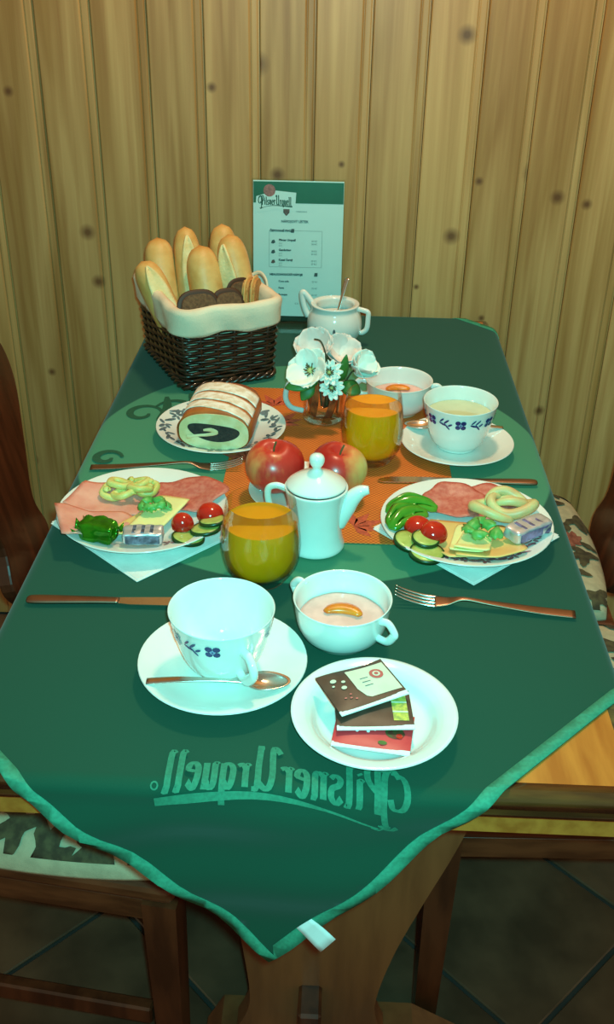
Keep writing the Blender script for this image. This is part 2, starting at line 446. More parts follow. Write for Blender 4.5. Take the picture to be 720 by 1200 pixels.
M_FOILG = pm('green_foil', (58, 140, 20), 0.16, metal=0.55, rgb2=(36, 104, 12), vscale=50)
M_NAP = pm('paper_napkin', (240, 236, 230), 0.9, bump=0.2, bscale=300)
M_BAGB = pm('sachet_brown', (84, 60, 48), 0.45, rgb2=(70, 48, 38), vscale=60)
M_BAGC = pm('sachet_cream', (226, 220, 196), 0.45)
M_BAGR = pm('sachet_red', (222, 62, 66), 0.4, rgb2=(206, 50, 58), vscale=40)
M_BAGW = pm('sachet_white', (245, 243, 238), 0.5)
M_BAGY = pm('sachet_yellow', (214, 200, 84), 0.45, rgb2=(150, 160, 80), vscale=200)
M_BAGD = pm('sachet_dark', (96, 40, 34), 0.45, rgb2=(60, 80, 40), vscale=200)
M_SEALR = pm('sachet_seal', (204, 96, 90), 0.45)
M_FLBASE = pm('cream_upholstery', (206, 190, 154), 0.9, var=0.08, vscale=60, bump=0.3, bscale=700)
M_FLLEAF = pm('upholstery_leaf', (96, 84, 56), 0.9, rgb2=(70, 58, 40), vscale=80)
M_FLRED = pm('upholstery_rose', (128, 66, 50), 0.9, rgb2=(170, 100, 78), vscale=80)
M_HEM = pm('cloth_hem', (52, 146, 114), 0.75, var=0.1, vscale=300)
M_PRINT = pm('cloth_print', (46, 128, 98), 0.85, var=0.1, vscale=300)
M_PRINTD = pm('cloth_print_dark', (24, 84, 58), 0.85, var=0.1, vscale=300)
M_TAGW = pm('white_care_tag', (240, 240, 236), 0.8)
M_MATL = pm('mat_leaf_print', (206, 84, 52), 0.8, var=0.15, vscale=200)

def cloth_mat():
    m = bpy.data.materials.new('green_damask'); m.use_nodes = True; nt = m.node_tree; L = nt.links
    b = nt.nodes['Principled BSDF']; b.inputs['Roughness'].default_value = 0.85; b.inputs['Specular IOR Level'].default_value = 0.2
    b.inputs['Sheen Weight'].default_value = 0.15
    uv = nt.nodes.new('ShaderNodeUVMap'); uv.uv_map = 'flat'
    sub = nt.nodes.new('ShaderNodeVectorMath'); sub.operation = 'DISTANCE'; sub.inputs[1].default_value = (0.0, 1.272, 0)
    L.new(uv.outputs[0], sub.inputs[0])
    st = nt.nodes.new('ShaderNodeMapRange'); st.inputs[1].default_value = 0.3225; st.inputs[2].default_value = 0.3255; st.inputs[3].default_value = 1; st.inputs[4].default_value = 0
    L.new(sub.outputs['Value'], st.inputs[0])
    n = nt.nodes.new('ShaderNodeTexNoise'); n.inputs['Scale'].default_value = 900; L.new(uv.outputs[0], n.inputs['Vector'])
    r = nt.nodes.new('ShaderNodeMapRange'); r.inputs[3].default_value = 0.85; r.inputs[4].default_value = 1.15; L.new(n.outputs['Fac'], r.inputs[0])
    mx = nt.nodes.new('ShaderNodeMix'); mx.data_type = 'RGBA'; L.new(st.outputs[0], mx.inputs[0])
    mx.inputs[6].default_value = lin((16, 71, 52)); mx.inputs[7].default_value = lin((64, 130, 95))
    hs = nt.nodes.new('ShaderNodeHueSaturation'); L.new(mx.outputs[2], hs.inputs['Color']); L.new(r.outputs[0], hs.inputs['Value'])
    L.new(hs.outputs[0], b.inputs['Base Color'])
    return m
M_CLOTH = cloth_mat()

def mat_weave():
    m = bpy.data.materials.new('orange_weave'); m.use_nodes = True; nt = m.node_tree; L = nt.links
    b = nt.nodes['Principled BSDF']; b.inputs['Roughness'].default_value = 0.75
    tc = nt.nodes.new('ShaderNodeTexCoord')
    ck = nt.nodes.new('ShaderNodeTexChecker'); ck.inputs['Scale'].default_value = 330
    ck.inputs[1].default_value = lin((224, 120, 36)); ck.inputs[2].default_value = lin((186, 84, 20))
    L.new(tc.outputs['Object'], ck.inputs[0])
    n = nt.nodes.new('ShaderNodeTexNoise'); n.inputs['Scale'].default_value = 22; L.new(tc.outputs['Object'], n.inputs['Vector'])
    mr = nt.nodes.new('ShaderNodeMapRange'); mr.inputs[3].default_value = 0.75; mr.inputs[4].default_value = 1.2; L.new(n.outputs['Fac'], mr.inputs[0])
    hs = nt.nodes.new('ShaderNodeHueSaturation'); L.new(ck.outputs[0], hs.inputs['Color']); L.new(mr.outputs[0], hs.inputs['Value'])
    L.new(hs.outputs[0], b.inputs['Base Color'])
    bp = nt.nodes.new('ShaderNodeBump'); bp.inputs['Strength'].default_value = 0.3; bp.inputs['Distance'].default_value = 0.001
    L.new(ck.outputs['Fac'], bp.inputs['Height']); L.new(bp.outputs[0], b.inputs['Normal'])
    return m
M_MAT = mat_weave()

def apple_mat(name, side):
    m = bpy.data.materials.new(name); m.use_nodes = True; nt = m.node_tree; L = nt.links
    b = nt.nodes['Principled BSDF']; b.inputs['Roughness'].default_value = 0.32; b.inputs['Coat Weight'].default_value = 0.05
    tc = nt.nodes.new('ShaderNodeTexCoord')
    mp = nt.nodes.new('ShaderNodeMapping'); mp.inputs['Scale'].default_value = (60, 60, 14); L.new(tc.outputs['Object'], mp.inputs[0])
    n = nt.nodes.new('ShaderNodeTexNoise'); n.inputs['Scale'].default_value = 1; n.inputs['Detail'].default_value = 4; L.new(mp.outputs[0], n.inputs['Vector'])
    dt = nt.nodes.new('ShaderNodeVectorMath'); dt.operation = 'DOT_PRODUCT'; dt.inputs[1].default_value = side; L.new(tc.outputs['Object'], dt.inputs[0])
    ad = nt.nodes.new('ShaderNodeMath'); ad.operation = 'MULTIPLY_ADD'; ad.inputs[1].default_value = 0.55; L.new(n.outputs['Fac'], ad.inputs[0]); L.new(dt.outputs['Value'], ad.inputs[2])
    r = nt.nodes.new('ShaderNodeValToRGB'); cr = r.color_ramp
    cr.elements[0].position = 0.12; cr.elements[0].color = lin((176, 30, 26)); cr.elements[1].position = 0.95; cr.elements[1].color = lin((206, 196, 110))
    e = cr.elements.new(0.42); e.color = lin((204, 52, 40)); e = cr.elements.new(0.66); e.color = lin((224, 140, 80))
    L.new(ad.outputs[0], r.inputs[0]); L.new(r.outputs[0], b.inputs['Base Color'])
    return m

# ------------------------------------------------------------------ setting: floor, wall
def struct(o): o['kind'] = 'structure'; return o
floor = struct(MB().add(*rbox(3.2, 3.4, 0.05, 0, cz=-0.029)).build('floor', M_GROUT, smooth=False, loc=(0, 0.2, 0)))
A = 0.424 / sqrt(2); G = 0.0035
tile_me = None
def tile_bm():
    bm = bmesh.new(); bmesh.ops.create_cube(bm, size=1)
    for q in bm.verts: q.co = Vector((q.co.x * (A - 2 * G), q.co.y * (A - 2 * G), q.co.z * 0.008))
    bmesh.ops.bevel(bm, geom=[e for e in bm.edges if e.verts[0].co.z > 0 and e.verts[1].co.z > 0], offset=0.002, segments=1, affect='EDGES')
    return bm
tb = tile_bm(); tile_me = bpy.data.meshes.new('tile'); tb.to_mesh(tile_me); tb.free(); tile_me.materials.append(M_TILE)
for i in range(-9, 9):
    for j in range(-9, 9):
        p = 1.23 + 0.424 * (i + 0.5); q = 0.565 + 0.424 * (j + 0.5)      # p = x+y, q = y-x
        x, y = (p - q) / 2, (p + q) / 2
        if abs(x) > 1.35 or y < -1.2 or y > WALL_Y + 0.2: continue
        me = tile_me
        if y + 0.212 > WALL_Y - 0.002:
            bm = tile_bm(); bmesh.ops.rotate(bm, verts=bm.verts, cent=(0, 0, 0), matrix=Matrix.Rotation(pi / 4, 3, 'Z'))
            bmesh.ops.bisect_plane(bm, geom=bm.verts[:] + bm.edges[:] + bm.faces[:], plane_co=(0, WALL_Y - 0.002 - y, 0), plane_no=(0, 1, 0), clear_outer=True)
            bmesh.ops.holes_fill(bm, edges=[e for e in bm.edges if e.is_boundary])
            if len(bm.verts) < 4: bm.free(); continue
            bmesh.ops.rotate(bm, verts=bm.verts, cent=(0, 0, 0), matrix=Matrix.Rotation(-pi / 4, 3, 'Z'))
            me = bpy.data.meshes.new('tile'); bm.to_mesh(me); bm.free(); me.materials.append(M_TILE)
        t = bpy.data.objects.new('tile', me); COL.objects.link(t); t.parent = floor
        t.location = (x, y - 0.2, -0.004); t.rotation_euler = (0, 0, pi / 4)

wall = struct(MB().add(*rbox(3.2, 0.04, 2.6, 0)).build('wall_back', M_WALLB, smooth=False, loc=(0, WALL_Y + 0.035, 0)))
PITCHP = 0.0955
prof = [(-0.047, 0.012), (-0.047, 0.0022), (-0.0450, 0.0), (0.0290, 0.0), (0.0315, 0.0022), (0.0320, 0.0040), (0.0330, 0.0040), (0.0335, 0.0025), (0.0350, 0.0020), (0.0430, 0.0020), (0.0445, 0.0028), (0.0450, 0.0050), (0.0475, 0.0050), (0.0475, 0.012)]
pv = [(a, b, z) for z in (0.0, 2.58) for a, b in prof]; n_ = len(prof)
pf = [tuple(range(n_)), tuple(range(n_, 2 * n_))[::-1]] + [(i, i + 1, n_ + i + 1, n_ + i) for i in range(n_ - 1)] + [(n_ - 1, 0, n_, 2 * n_ - 1)]
plank0 = None
for k in range(-16, 17):
    x = -0.075 + PITCHP * k
    if abs(x) > 1.5: continue
    if plank0 is None:
        plank0 = mk('plank', pv, pf, M_WALL, wall, smooth=False); o = plank0
    else:
        o = plank0.copy(); COL.objects.link(o)
    o.location = (x, -0.035, 0.005)

# ------------------------------------------------------------------ dining table
table = thing('dining_table', 'honey brown wooden table with rounded dark edge and a flared pedestal, under the green cloth', 'table', (0, 0, 0))
TH = 0.036
tp = [(-TW / 2, YF), (TW / 2, YF), (TW / 2, YB), (-TW / 2, YB)]
ins = 0.012
MB().add(*rbox(TW - 2 * ins, YB - YF - 2 * ins, 0.030, 0.001, 1, cz=-0.0155)).build('table_top', M_TOP, table, smooth=False, loc=(0, (YF + YB) / 2, ZT))
# rounded nosing along the four sides
ep = []
for (a, b) in [((-TW / 2, YF), (TW / 2, YF)), ((TW / 2, YF), (TW / 2, YB)), ((TW / 2, YB), (-TW / 2, YB)), ((-TW / 2, YB), (-TW / 2, YF))]:
    d = Vector((b[0] - a[0], b[1] - a[1], 0)).normalized(); inn = Vector((-d.y, d.x, 0))
    secs = [(0.0135, 0.0), (0.006, -0.001), (0.0015, -0.006), (0.0, -0.014), (0.0025, -0.022), (0.008, -0.027), (0.006, -0.032), (0.007, -0.036), (0.0135, -0.038)]
    A_, B_ = Vector((a[0], a[1], 0)), Vector((b[0], b[1], 0)); vv = []
    for P_, sg in ((A_, 1), (B_, -1)):
        for o_, z_ in secs: vv.append(P_ + inn * o_ + d * (o_ * sg) + Vector((0, 0, z_)))
    k_ = len(secs)
    ff = [(i, i + 1, k_ + i + 1, k_ + i) for i in range(k_ - 1)] + [(k_ - 1, 0, k_, 2 * k_ - 1), tuple(range(k_))[::-1], tuple(range(k_, 2 * k_))]
    MB().add(vv, ff).build('edge_moulding', M_EDGE, table, smooth=True, loc=(0, 0, ZT))
for (cx, cy, sx, sy) in [(0, YF + 0.035, TW - 0.02, 0.02), (0, YB - 0.035, TW - 0.05, 0.02), (-TW / 2 + 0.035, (YF + YB) / 2, 0.02, YB - YF - 0.10), (TW / 2 - 0.035, (YF + YB) / 2, 0.02, YB - YF - 0.10)]:
    MB().add(*rbox(sx, sy, 0.036, 0.002, 1, cz=-0.0585)).build('apron', M_TOP, table, smooth=False, loc=(cx, cy, ZT))
def pedestal(y):
    ol = []
    hs = [(0.10, 0.105), (0.16, 0.085), (0.26, 0.092), (0.36, 0.106), (0.46, 0.118), (0.55, 0.14), (0.66, 0.165)]
    hs = [(q.x, q.y) for q in spl([(a, b, 0) for a, b in hs], 5)]
    hr = [(q.x, q.y) for q in spl([(a, b, 0) for a, b in [(0.10, 0.10), (0.16, 0.085), (0.26, 0.102), (0.36, 0.132), (0.46, 0.165), (0.55, 0.188), (0.66, 0.205)]], 5)]
    if y > 1: hr = hs
    ol = [(0.02 + h, z) for z, h in hr] + [(0.02 - h * 0.94, z) for z, h in hs[::-1]]
    MB().add(*prism(ol, 0.032, 'y', -0.016)).build('pedestal_panel', M_PED, table, smooth=False, loc=(0, y, 0))
    fo = [(-0.125, 0.0), (-0.10, 0.0), (-0.08, 0.02), (0.14, 0.02), (0.16, 0.0), (0.24, 0.0), (0.24, 0.045), (0.16, 0.098), (-0.10, 0.098), (-0.125, 0.045)]
    MB().add(*prism(fo, 0.07, 'y', -0.035)).build('pedestal_foot', M_PED, table, smooth=False, loc=(0, y, 0))
    MB().add(*rbox(0.03, 0.05, 0.07, 0.004, 1)).build('tenon_wedge', M_DARKW, table, smooth=False, loc=(0.02, y - 0.035, 0.13))
    MB().add(*rbox(0.43, 0.05, 0.038, 0.003, 1)).build('pedestal_bearer', M_PED, table, smooth=False, loc=(0.02, y, 0.6605))
pedestal(0.85); pedestal(1.79)
MB().add(*rbox(0.03, 0.90, 0.07, 0.004, 1)).build('stretcher', M_PED, table, smooth=False, loc=(0.02, 1.32, 0.13))

# ------------------------------------------------------------------ chairs
def cushion_z(x, y, hx, hy):
    a = max(0, 1 - abs(x / hx) ** 6) * max(0, 1 - abs(y / hy) ** 6)
    return 0.006 + 0.044 * a ** 0.36
def make_chair(label, loc, rz, seed, stretch=False):
    rnd = random.Random(seed)
    c = thing('chair', label, 'chair', loc, rz, 'floral upholstered chairs round the table')
    hx, hy = 0.205, 0.20
    nx = 26; v = []; f = []
    for i in range(nx + 1):
        for j in range(nx + 1):
            a = -1 + 2 * i / nx; b = -1 + 2 * j / nx
            a = math.copysign(1 - (1 - abs(a)) ** 1.6, a); b = math.copysign(1 - (1 - abs(b)) ** 1.6, b)
            # square to rounded square, front corners round more
            x = a * hx; y = b * hy
            k = 0.10 * (a * a) * (b * b)
            x *= 1 - k; y *= 1 - k
            v.append((x, y, 0.422 + cushion_z(a, b, 1.0, 1.0)))
    N = nx + 1
    for i in range(nx):
        for j in range(nx): f.append((i * N + j, (i + 1) * N + j, (i + 1) * N + j + 1, i * N + j + 1))
    base = len(v)
    bd = [(i, 0) for i in range(nx)] + [(nx, j) for j in range(nx)] + [(i, nx) for i in range(nx, 0, -1)] + [(0, j) for j in range(nx, 0, -1)]
    for i, j in bd:
        p = v[i * N + j]; v.append((p[0], p[1], 0.424))
    m_ = len(bd)
    for q in range(m_):
        a = bd[q]; b = bd[(q + 1) % m_]
        f.append((a[0] * N + a[1], b[0] * N + b[1], base + (q + 1) % m_, base + q))
    f.append(tuple(range(base, base + m_)))
    seat = mk('seat_cushion', v, f, M_FLBASE, c)
    tag(seat, 'cream seat cushion with brown leaves and rust roses')
    # woven leaf and rose print following the cushion top
    def zt(x, y):
        a = max(-1, min(1, x / hx)); b = max(-1, min(1, y / hy))
        return 0.422 + cushion_z(a, b, 1.0, 1.0) + 0.0022
    lf = MB(); rs = MB()
    def leaf(mb, x, y, ang, L_, W_):
        pts = []; K = 6
        for s in (1, -1):
            for i in range(K + 1):
                t = i / K if s == 1 else 1 - i / K
                wv = W_ * sin(pi * min(1, t * 0.95 + 0.05)) ** 0.8 * (1 + 0.25 * sin(t * 18)) * s
                bend = 0.25 * L_ * (t - 0.5) ** 2
                px = x + cos(ang) * L_ * (t - 0.5) - sin(ang) * (wv + bend); py = y + sin(ang) * L_ * (t - 0.5) + cos(ang) * (wv + bend)
                pts.append((px, py))
        pts = [(max(-hx * .985, min(hx * .985, p[0])), max(-hy * .985, min(hy * .985, p[1]))) for p in pts]
        top = pts[:K + 1]; bot = pts[K + 1:][::-1]
        J = 6; vs = []
        for j in range(J + 1):
            for p, q in zip(top, bot):
                m = (p[0] + (q[0] - p[0]) * j / J, p[1] + (q[1] - p[1]) * j / J); kk = 1 - 0.10 * (m[0] / hx) ** 2 * (m[1] / hy) ** 2; vs.append((m[0] * kk, m[1] * kk, zt(*m)))
        mb.add(vs, [(j * (K + 1) + i, j * (K + 1) + i + 1, (j + 1) * (K + 1) + i + 1, (j + 1) * (K + 1) + i) for i in range(K) for j in range(J)])
    cells = [(-0.17 + 0.058 * i + (0.029 if j % 2 else 0), -0.18 + 0.058 * j) for i in range(7) for j in range(7)]
    for n, (x, y) in enumerate(cells):
        x += rnd.uniform(-.012, .012); y += rnd.uniform(-.012, .012)
        if n % 7 == 3:
            for q in range(7):
                a = q * 2 * pi / 7 + rnd.random() * .5
                leaf(rs, x + 0.014 * cos(a), y + 0.014 * sin(a), a + 0.9, 0.040, 0.008)
            leaf(rs, x, y, rnd.random() * 3, 0.012, 0.005)
            for a in (0.6, 2.7, 4.6): leaf(lf, x + 0.038 * cos(a), y + 0.038 * sin(a), a, 0.034, 0.009)
        else:
            a = rnd.random() * 6.28
            leaf(lf, x, y, a, 0.066, 0.013)
            leaf(lf, x + 0.018 * cos(a + 1.2), y + 0.018 * sin(a + 1.2), a + 0.8, 0.046, 0.009)
            leaf(lf, x + 0.018 * cos(a - 1.6), y + 0.018 * sin(a - 1.6), a - 0.8, 0.04, 0.008)
    lf.build('leaf_print', M_FLLEAF, seat)['kind'] = 'stuff'; rs.build('rose_print', M_FLRED, seat)['kind'] = 'stuff'
    # rails
    MB().add(*rbox(0.40, 0.39, 0.026, 0.008, 2)).build('seat_frame', M_RAIL, c, smooth=False, loc=(0, 0, 0.398))
    for s in (-1, 1):
        MB().add(*rbox(0.33, 0.022, 0.04, 0.003, 1)).build('side_rail', M_RAIL, c, smooth=False, loc=(0, s * 0.178, 0.358))
        MB().add(*rbox(0.022, 0.30, 0.04, 0.003, 1)).build('cross_rail', M_RAIL, c, smooth=False, loc=(s * 0.175, 0, 0.358))
        if stretch: MB().add(*rbox(0.31, 0.018, 0.03, 0.003, 1)).build('stretcher', M_DARKW, c, smooth=False, loc=(0, s * 0.172, 0.14))
    for sx in (-1, 1):
        for sy in (-1, 1):
            w0, w1 = 0.021, 0.015; x0, y0 = sx * 0.183, sy * 0.177
            vs = [(x0 + a * w1, y0 + b * w1, 0.0) for a, b in ((-1, -1), (1, -1), (1, 1), (-1, 1))] + [(x0 + a * w0, y0 + b * w0, 0.398) for a, b in ((-1, -1), (1, -1), (1, 1), (-1, 1))]
            MB().add(vs, [(3, 2, 1, 0), (4, 5, 6, 7), (0, 1, 5, 4), (1, 2, 6, 5), (2, 3, 7, 6), (3, 0, 4, 7)]).build('leg', M_DARKW, c, smooth=False)
    # solid shaped back board leaning backwards
    hw = [(0.0, 0.075), (0.05, 0.105), (0.12, 0.085), (0.20, 0.125), (0.30, 0.175), (0.38, 0.165), (0.44, 0.10), (0.46, 0.0)]
    hw = [(q.x, max(0.0, q.y)) for q in spl([(a, b, 0) for a, b in hw], 5)]
    ol = [(h, z) for z, h in hw] + [(-h, z) for z, h in hw[::-1][1:]]
    b = MB().add(*prism(ol, 0.024, 'x', -0.012)).build('back_board', M_DARKW, c, smooth=False, loc=(-0.218, 0, 0.405))
    b.rotation_euler = (0, -radians(11), 0)
    bv = b.modifiers.new('bevel', 'BEVEL'); bv.width = 0.004; bv.segments = 2; bv.limit_method = 'ANGLE'
    return c
make_chair('floral chair at the front left, its cream seat showing below the bare table corner', (-0.316, 1.008, 0), -0.13, 1, True)
make_chair('floral chair at the far left, its dark back board at the photo edge', (-0.262, 1.435, 0), 0.0, 2)
make_chair('floral chair at the far right, its seat showing beside the table next to the wall', (0.292, 1.535, 0), pi, 3)
make_chair('floral chair at the front right, mostly hidden under the table beside the right table edge', (0.362, 1.108, 0), pi + 0.03, 4)

# ------------------------------------------------------------------ tablecloth
CX, CF, CB = -0.028, 0.432, 2.145        # corner line x, front corner, back corner (flat coordinates)
HALF = (CB - CF) / 2; CCY = (CF + CB) / 2
RAD = 0.012
def drape(x, s, off=0.0):
    """flat cloth coordinates -> place on the table"""
    def fold(e, r):
        if e <= 0: return 0.0, 0.0, 0.0      # outward, drop, angle
        if e < r * pi / 2: a = e / r; return r * sin(a), r * (1 - cos(a)), a
        return r, r + (e - r * pi / 2), pi / 2
    X, Y, Z = x, s, 0.0
    nx_ = ny_ = 0.0; nz_ = 1.0
    fe = (YF + RAD * 0.3) - s
    if fe > 0:
        o, d, a = fold(fe, RAD)
        hang = max(0.0, d - RAD)
        Y = (YF + RAD * 0.3) - o - 0.05 * hang * (0.35 + 0.65 * sin(x * 9 + 0.6) ** 2) - 0.006 * sin(x * 26 + 1) * min(1, hang / 0.05) - 0.004 * sin(d * 70 + x * 9) * min(1, hang / 0.03)
        Z = -d; ny_ = -sin(a); nz_ = cos(a); X += 0.085 * hang
    be = s - (YB - RAD * 0.3)
    if be > 0:
        o, d, a = fold(be, RAD); Y = (YB - RAD * 0.3) + o; Z = -d; ny_ = sin(a); nz_ = cos(a)
    xe = abs(x) - (TW / 2 - RAD * 0.3)
    if xe > 0:
        o, d, a = fold(xe, RAD); sg = 1 if x > 0 else -1
        X = sg * ((TW / 2 - RAD * 0.3) + o + 0.02 * max(0, d - RAD) * (1 + sin(s * 22)))
        Z = min(Z, -d); nx_ = sg * sin(a); nz_ = min(nz_, cos(a))
    wob = 0.0006 * (1 + noise.noise(Vector((x * 9, s * 9, 0)))) if nz_ > 0.99 else 0.0006
    return Vector((X + nx_ * (off + 0.0016), Y + ny_ * (off + 0.0016), ZT + Z + max(0.0, nz_) * (off + 0.0008) + wob * 0))

def flat_grid():
    def ticks(lo, hi, folds, big=0.02, small=0.0025):
        t = [lo]
        while t[-1] < hi:
            near = min(abs(t[-1] - q) for q in folds)
            t.append(t[-1] + (small if near < 0.025 else big))
        return t
    xs = ticks(-0.47, 0.47, [-TW / 2 - 0.006, TW / 2 + 0.006]); ys = ticks(CF - 0.01, YB + 0.075, [YF - 0.006, YB + 0.006], 0.012)
    bm = bmesh.new()
    g = [[bm.verts.new((x, y, 0)) for y in ys] for x in xs]
    for i in range(len(xs) - 1):
        for j in range(len(ys) - 1): bm.faces.new((g[i][j], g[i + 1][j], g[i + 1][j + 1], g[i][j + 1]))
    return bm
def cut(bm, half, outer):
    for sx in (-1, 1):
        for sy in (-1, 1):
            n = Vector((sx, sy, 0)).normalized()
            # |x-CX| + |y-CCY| <= half
            p = Vector((CX + sx * (half + (0.016 if sx < 0 and sy < 0 else 0.0)), CCY, 0))
            if outer is None: bmesh.ops.bisect_plane(bm, geom=bm.verts[:] + bm.edges[:] + bm.faces[:], plane_co=p, plane_no=n)
            else: bmesh.ops.bisect_plane(bm, geom=bm.verts[:] + bm.edges[:] + bm.faces[:], plane_co=p, plane_no=n, clear_outer=True)
def cloth_obj(name, bm, mat, parent, off, th):
    me = bpy.data.meshes.new(name)
    bm.verts.ensure_lookup_table()
    flat = [v.co.copy() for v in bm.verts]
    bm.verts.index_update()
    uvl = bm.loops.layers.uv.new('flat')
    for f in bm.faces:
        f.smooth = True
        for l in f.loops: l[uvl].uv = (l.vert.co.x, l.vert.co.y)
    for v in bm.verts: v.co = drape(v.co.x, v.co.y, off)
    bmesh.ops.recalc_face_normals(bm, faces=bm.faces)
    bm.to_mesh(me); bm.free(); me.materials.append(mat)
    o = bpy.data.objects.new(name, me); COL.objects.link(o)
    if parent: o.parent = parent
    m = o.modifiers.new('thickness', 'SOLIDIFY'); m.thickness = th; m.offset = 0
    return o
HEMW = 0.0125 * sqrt(2)
bm = flat_grid(); cut(bm, HALF, True)
cloth = cloth_obj('tablecloth', bm, M_CLOTH, None, 0.0, 0.0008)
tag(cloth, 'dark green tablecloth with a paler hem laid diagonally, one corner hanging in front', 'tablecloth')
bm = flat_grid(); cut(bm, HALF, True); cut(bm, HALF - HEMW, None)
dl = [f for f in bm.faces if abs(f.calc_center_median().x - CX) + abs(f.calc_center_median().y - CCY) < HALF - HEMW - 1e-4 + (0.016 if f.calc_center_median().x < CX and f.calc_center_median().y < CCY else 0)]
bmesh.ops.delete(bm, geom=dl, context='FACES')
for test in (lambda c: c.y < CCY, lambda c: c.y >= CCY and c.x < 0, lambda c: c.y >= CCY and c.x >= 0):
    b2 = bm.copy(); bmesh.ops.delete(b2, geom=[f for f in b2.faces if not test(f.calc_center_median())], context='FACES')
    tag(cloth_obj('hem', b2, M_HEM, cloth, 0.0007, 0.0012), 'lighter green hem band')
# woven logo, mirrored as seen on the reverse of the damask
def flat_print(name, quads, mat, off=0.0010):
    v = []; f = []
    for qi, q in enumerate(quads):
        n = len(v); lay = off + 0.000012 * qi
        # split in the long direction so that it follows the fold
        K = 2
        for i in range(K + 1):
            t = i / K
            v.append(drape(*(Vector(q[0]).lerp(Vector(q[1]), t))[:2], lay)); v.append(drape(*(Vector(q[3]).lerp(Vector(q[2]), t))[:2], lay))
        for i in range(K): f.append((n + 2 * i, n + 2 * i + 2, n + 2 * i + 3, n + 2 * i + 1))
    o = mk(name, v, f, mat, cloth); o['kind'] = 'stuff'
    return o
Q, LW = logo_strips(0.14)
def place_logo(x_right, x_left, s_base, h, arch=0.0):
    sx = (x_right - x_left) / LW; out = []
    for q in Q:
        pts = []
        for p in q:
            u = p.x / LW
            pts.append(Vector((x_right - p.x * sx, s_base + p.y * h + arch * (4 * u * (1 - u)) - 0.016 * (1 - u) , 0)))
        out.append(pts)
    return out
tag(flat_print('logo_print', place_logo(0.092, -0.113, 0.634, 0.035, 0.010), M_PRINT), 'mirrored brewery logo reading Pilsner Urquell in lighter green')
ring = []
for i in range(10):
    a0, a1 = 2 * pi * i / 10, 2 * pi * (i + 1) / 10
    ring.append([Vector((-0.1185 + r * cos(a), 0.637 + r * sin(a), 0)) for r, a in ((0.0022, a0), (0.0022, a1), (0.0036, a1), (0.0036, a0))])
flat_print('registered_mark', ring, M_PRINT)
# dark scroll letters at the rim of the pale medallion
def curl(pts, w_):
    p3 = spl([(a, b, 0) for a, b in pts], 5); L_ = []; out = []
    for i in range(len(p3)):
        t = (p3[min(i + 1, len(p3) - 1)] - p3[max(i - 1, 0)]).normalized(); nn = Vector((-t.y, t.x, 0))
        ww = w_ * (0.4 + 0.6 * sin(pi * i / (len(p3) - 1)))
        L_.append((p3[i] - nn * ww / 2, p3[i] + nn * ww / 2))
    for a, b in zip(L_[:-1], L_[1:]): out.append([a[0], b[0], b[1], a[1]])
    return out
scr = []
for (x, y, s_, m_) in [(-0.262, 1.385, 0.03, 1), (-0.215, 1.405, 0.032, -1), (-0.285, 1.235, 0.022, 1)]:
    scr += curl([(x + m_ * s_ * cos(t) * (1 - t / 9), y + s_ * 1.1 * sin(t) * (1 - t / 9)) for t in [0.2 + 0.55 * k for k in range(12)]], 0.011)
scr += curl([(-0.235, 1.36), (-0.228, 1.40), (-0.235, 1.445)], 0.014) + curl([(-0.198, 1.37), (-0.19, 1.42), (-0.2, 1.46)], 0.014)
flat_print('scroll_print', scr, M_PRINTD)
# care tag on the hem
tg = []
for a, b in ((0, 0), (1, 0), (1, 1), (0, 1)):
    pass
tv = []; tf = []
e1 = Vector((0.7071, 0.7071)); e2 = Vector((0.7071, -0.7071))
p0 = Vector((0.000, CF + 0.030 + 0.006))
for i in range(5):
    for j in range(5):
        p = p0 + e1 * (0.021 * i / 4) + e2 * (0.030 * j / 4 - 0.008)
        d = drape(p.x, p.y, 0.0022)
        tv.append(d)
for i in range(4):
    for j in range(4): tf.append((i * 5 + j, i * 5 + j + 1, i * 5 + j + 6, i * 5 + j + 5))
tgo = mk('care_tag', tv, tf, M_TAGW, cloth); tgo.modifiers.new('th', 'SOLIDIFY').thickness = 0.0006
tag(tgo, 'small blank white care tag')

Z0 = 0.0034        # resting height on the cloth
# ------------------------------------------------------------------ orange woven mat
mat_ol = [(-0.118, 1.036), (0.186, 1.036), (0.186, 1.492), (-0.118, 1.492)]
mc = (0.034, 1.264)
pm_ = tag(MB().add(*rbox(0.304, 0.456, 0.0014, 0.0005, 1)).build('place_mat', M_MAT, smooth=False, loc=on(mc[0], mc[1], 0.0021)), 'orange woven place mat with faint leaf print in the middle of the table', 'place mat')
lm = MB()
for (x, y, a0) in [(0.02, -0.19, 0.4), (-0.10, 0.16, 2.0), (-0.09, 0.10, 1.0), (-0.125, -0.02, 2.2)]:
    for q in range(5):
        a = a0 + (q - 2) * 0.62; L_ = 0.045 - 0.006 * abs(q - 2)
        e = Vector((cos(a), sin(a), 0)); nn = Vector((-e.y, e.x, 0)); o_ = Vector((x, y, 0.0017))
        lm.add([o_, o_ + e * L_ * .45 + nn * .007, o_ + e * L_, o_ + e * L_ * .45 - nn * .007], [(0, 3, 2, 1)])
lm.build('leaf_print', M_MATL, pm_, smooth=False)['kind'] = 'stuff'
ZM = 0.0042       # resting height on the mat

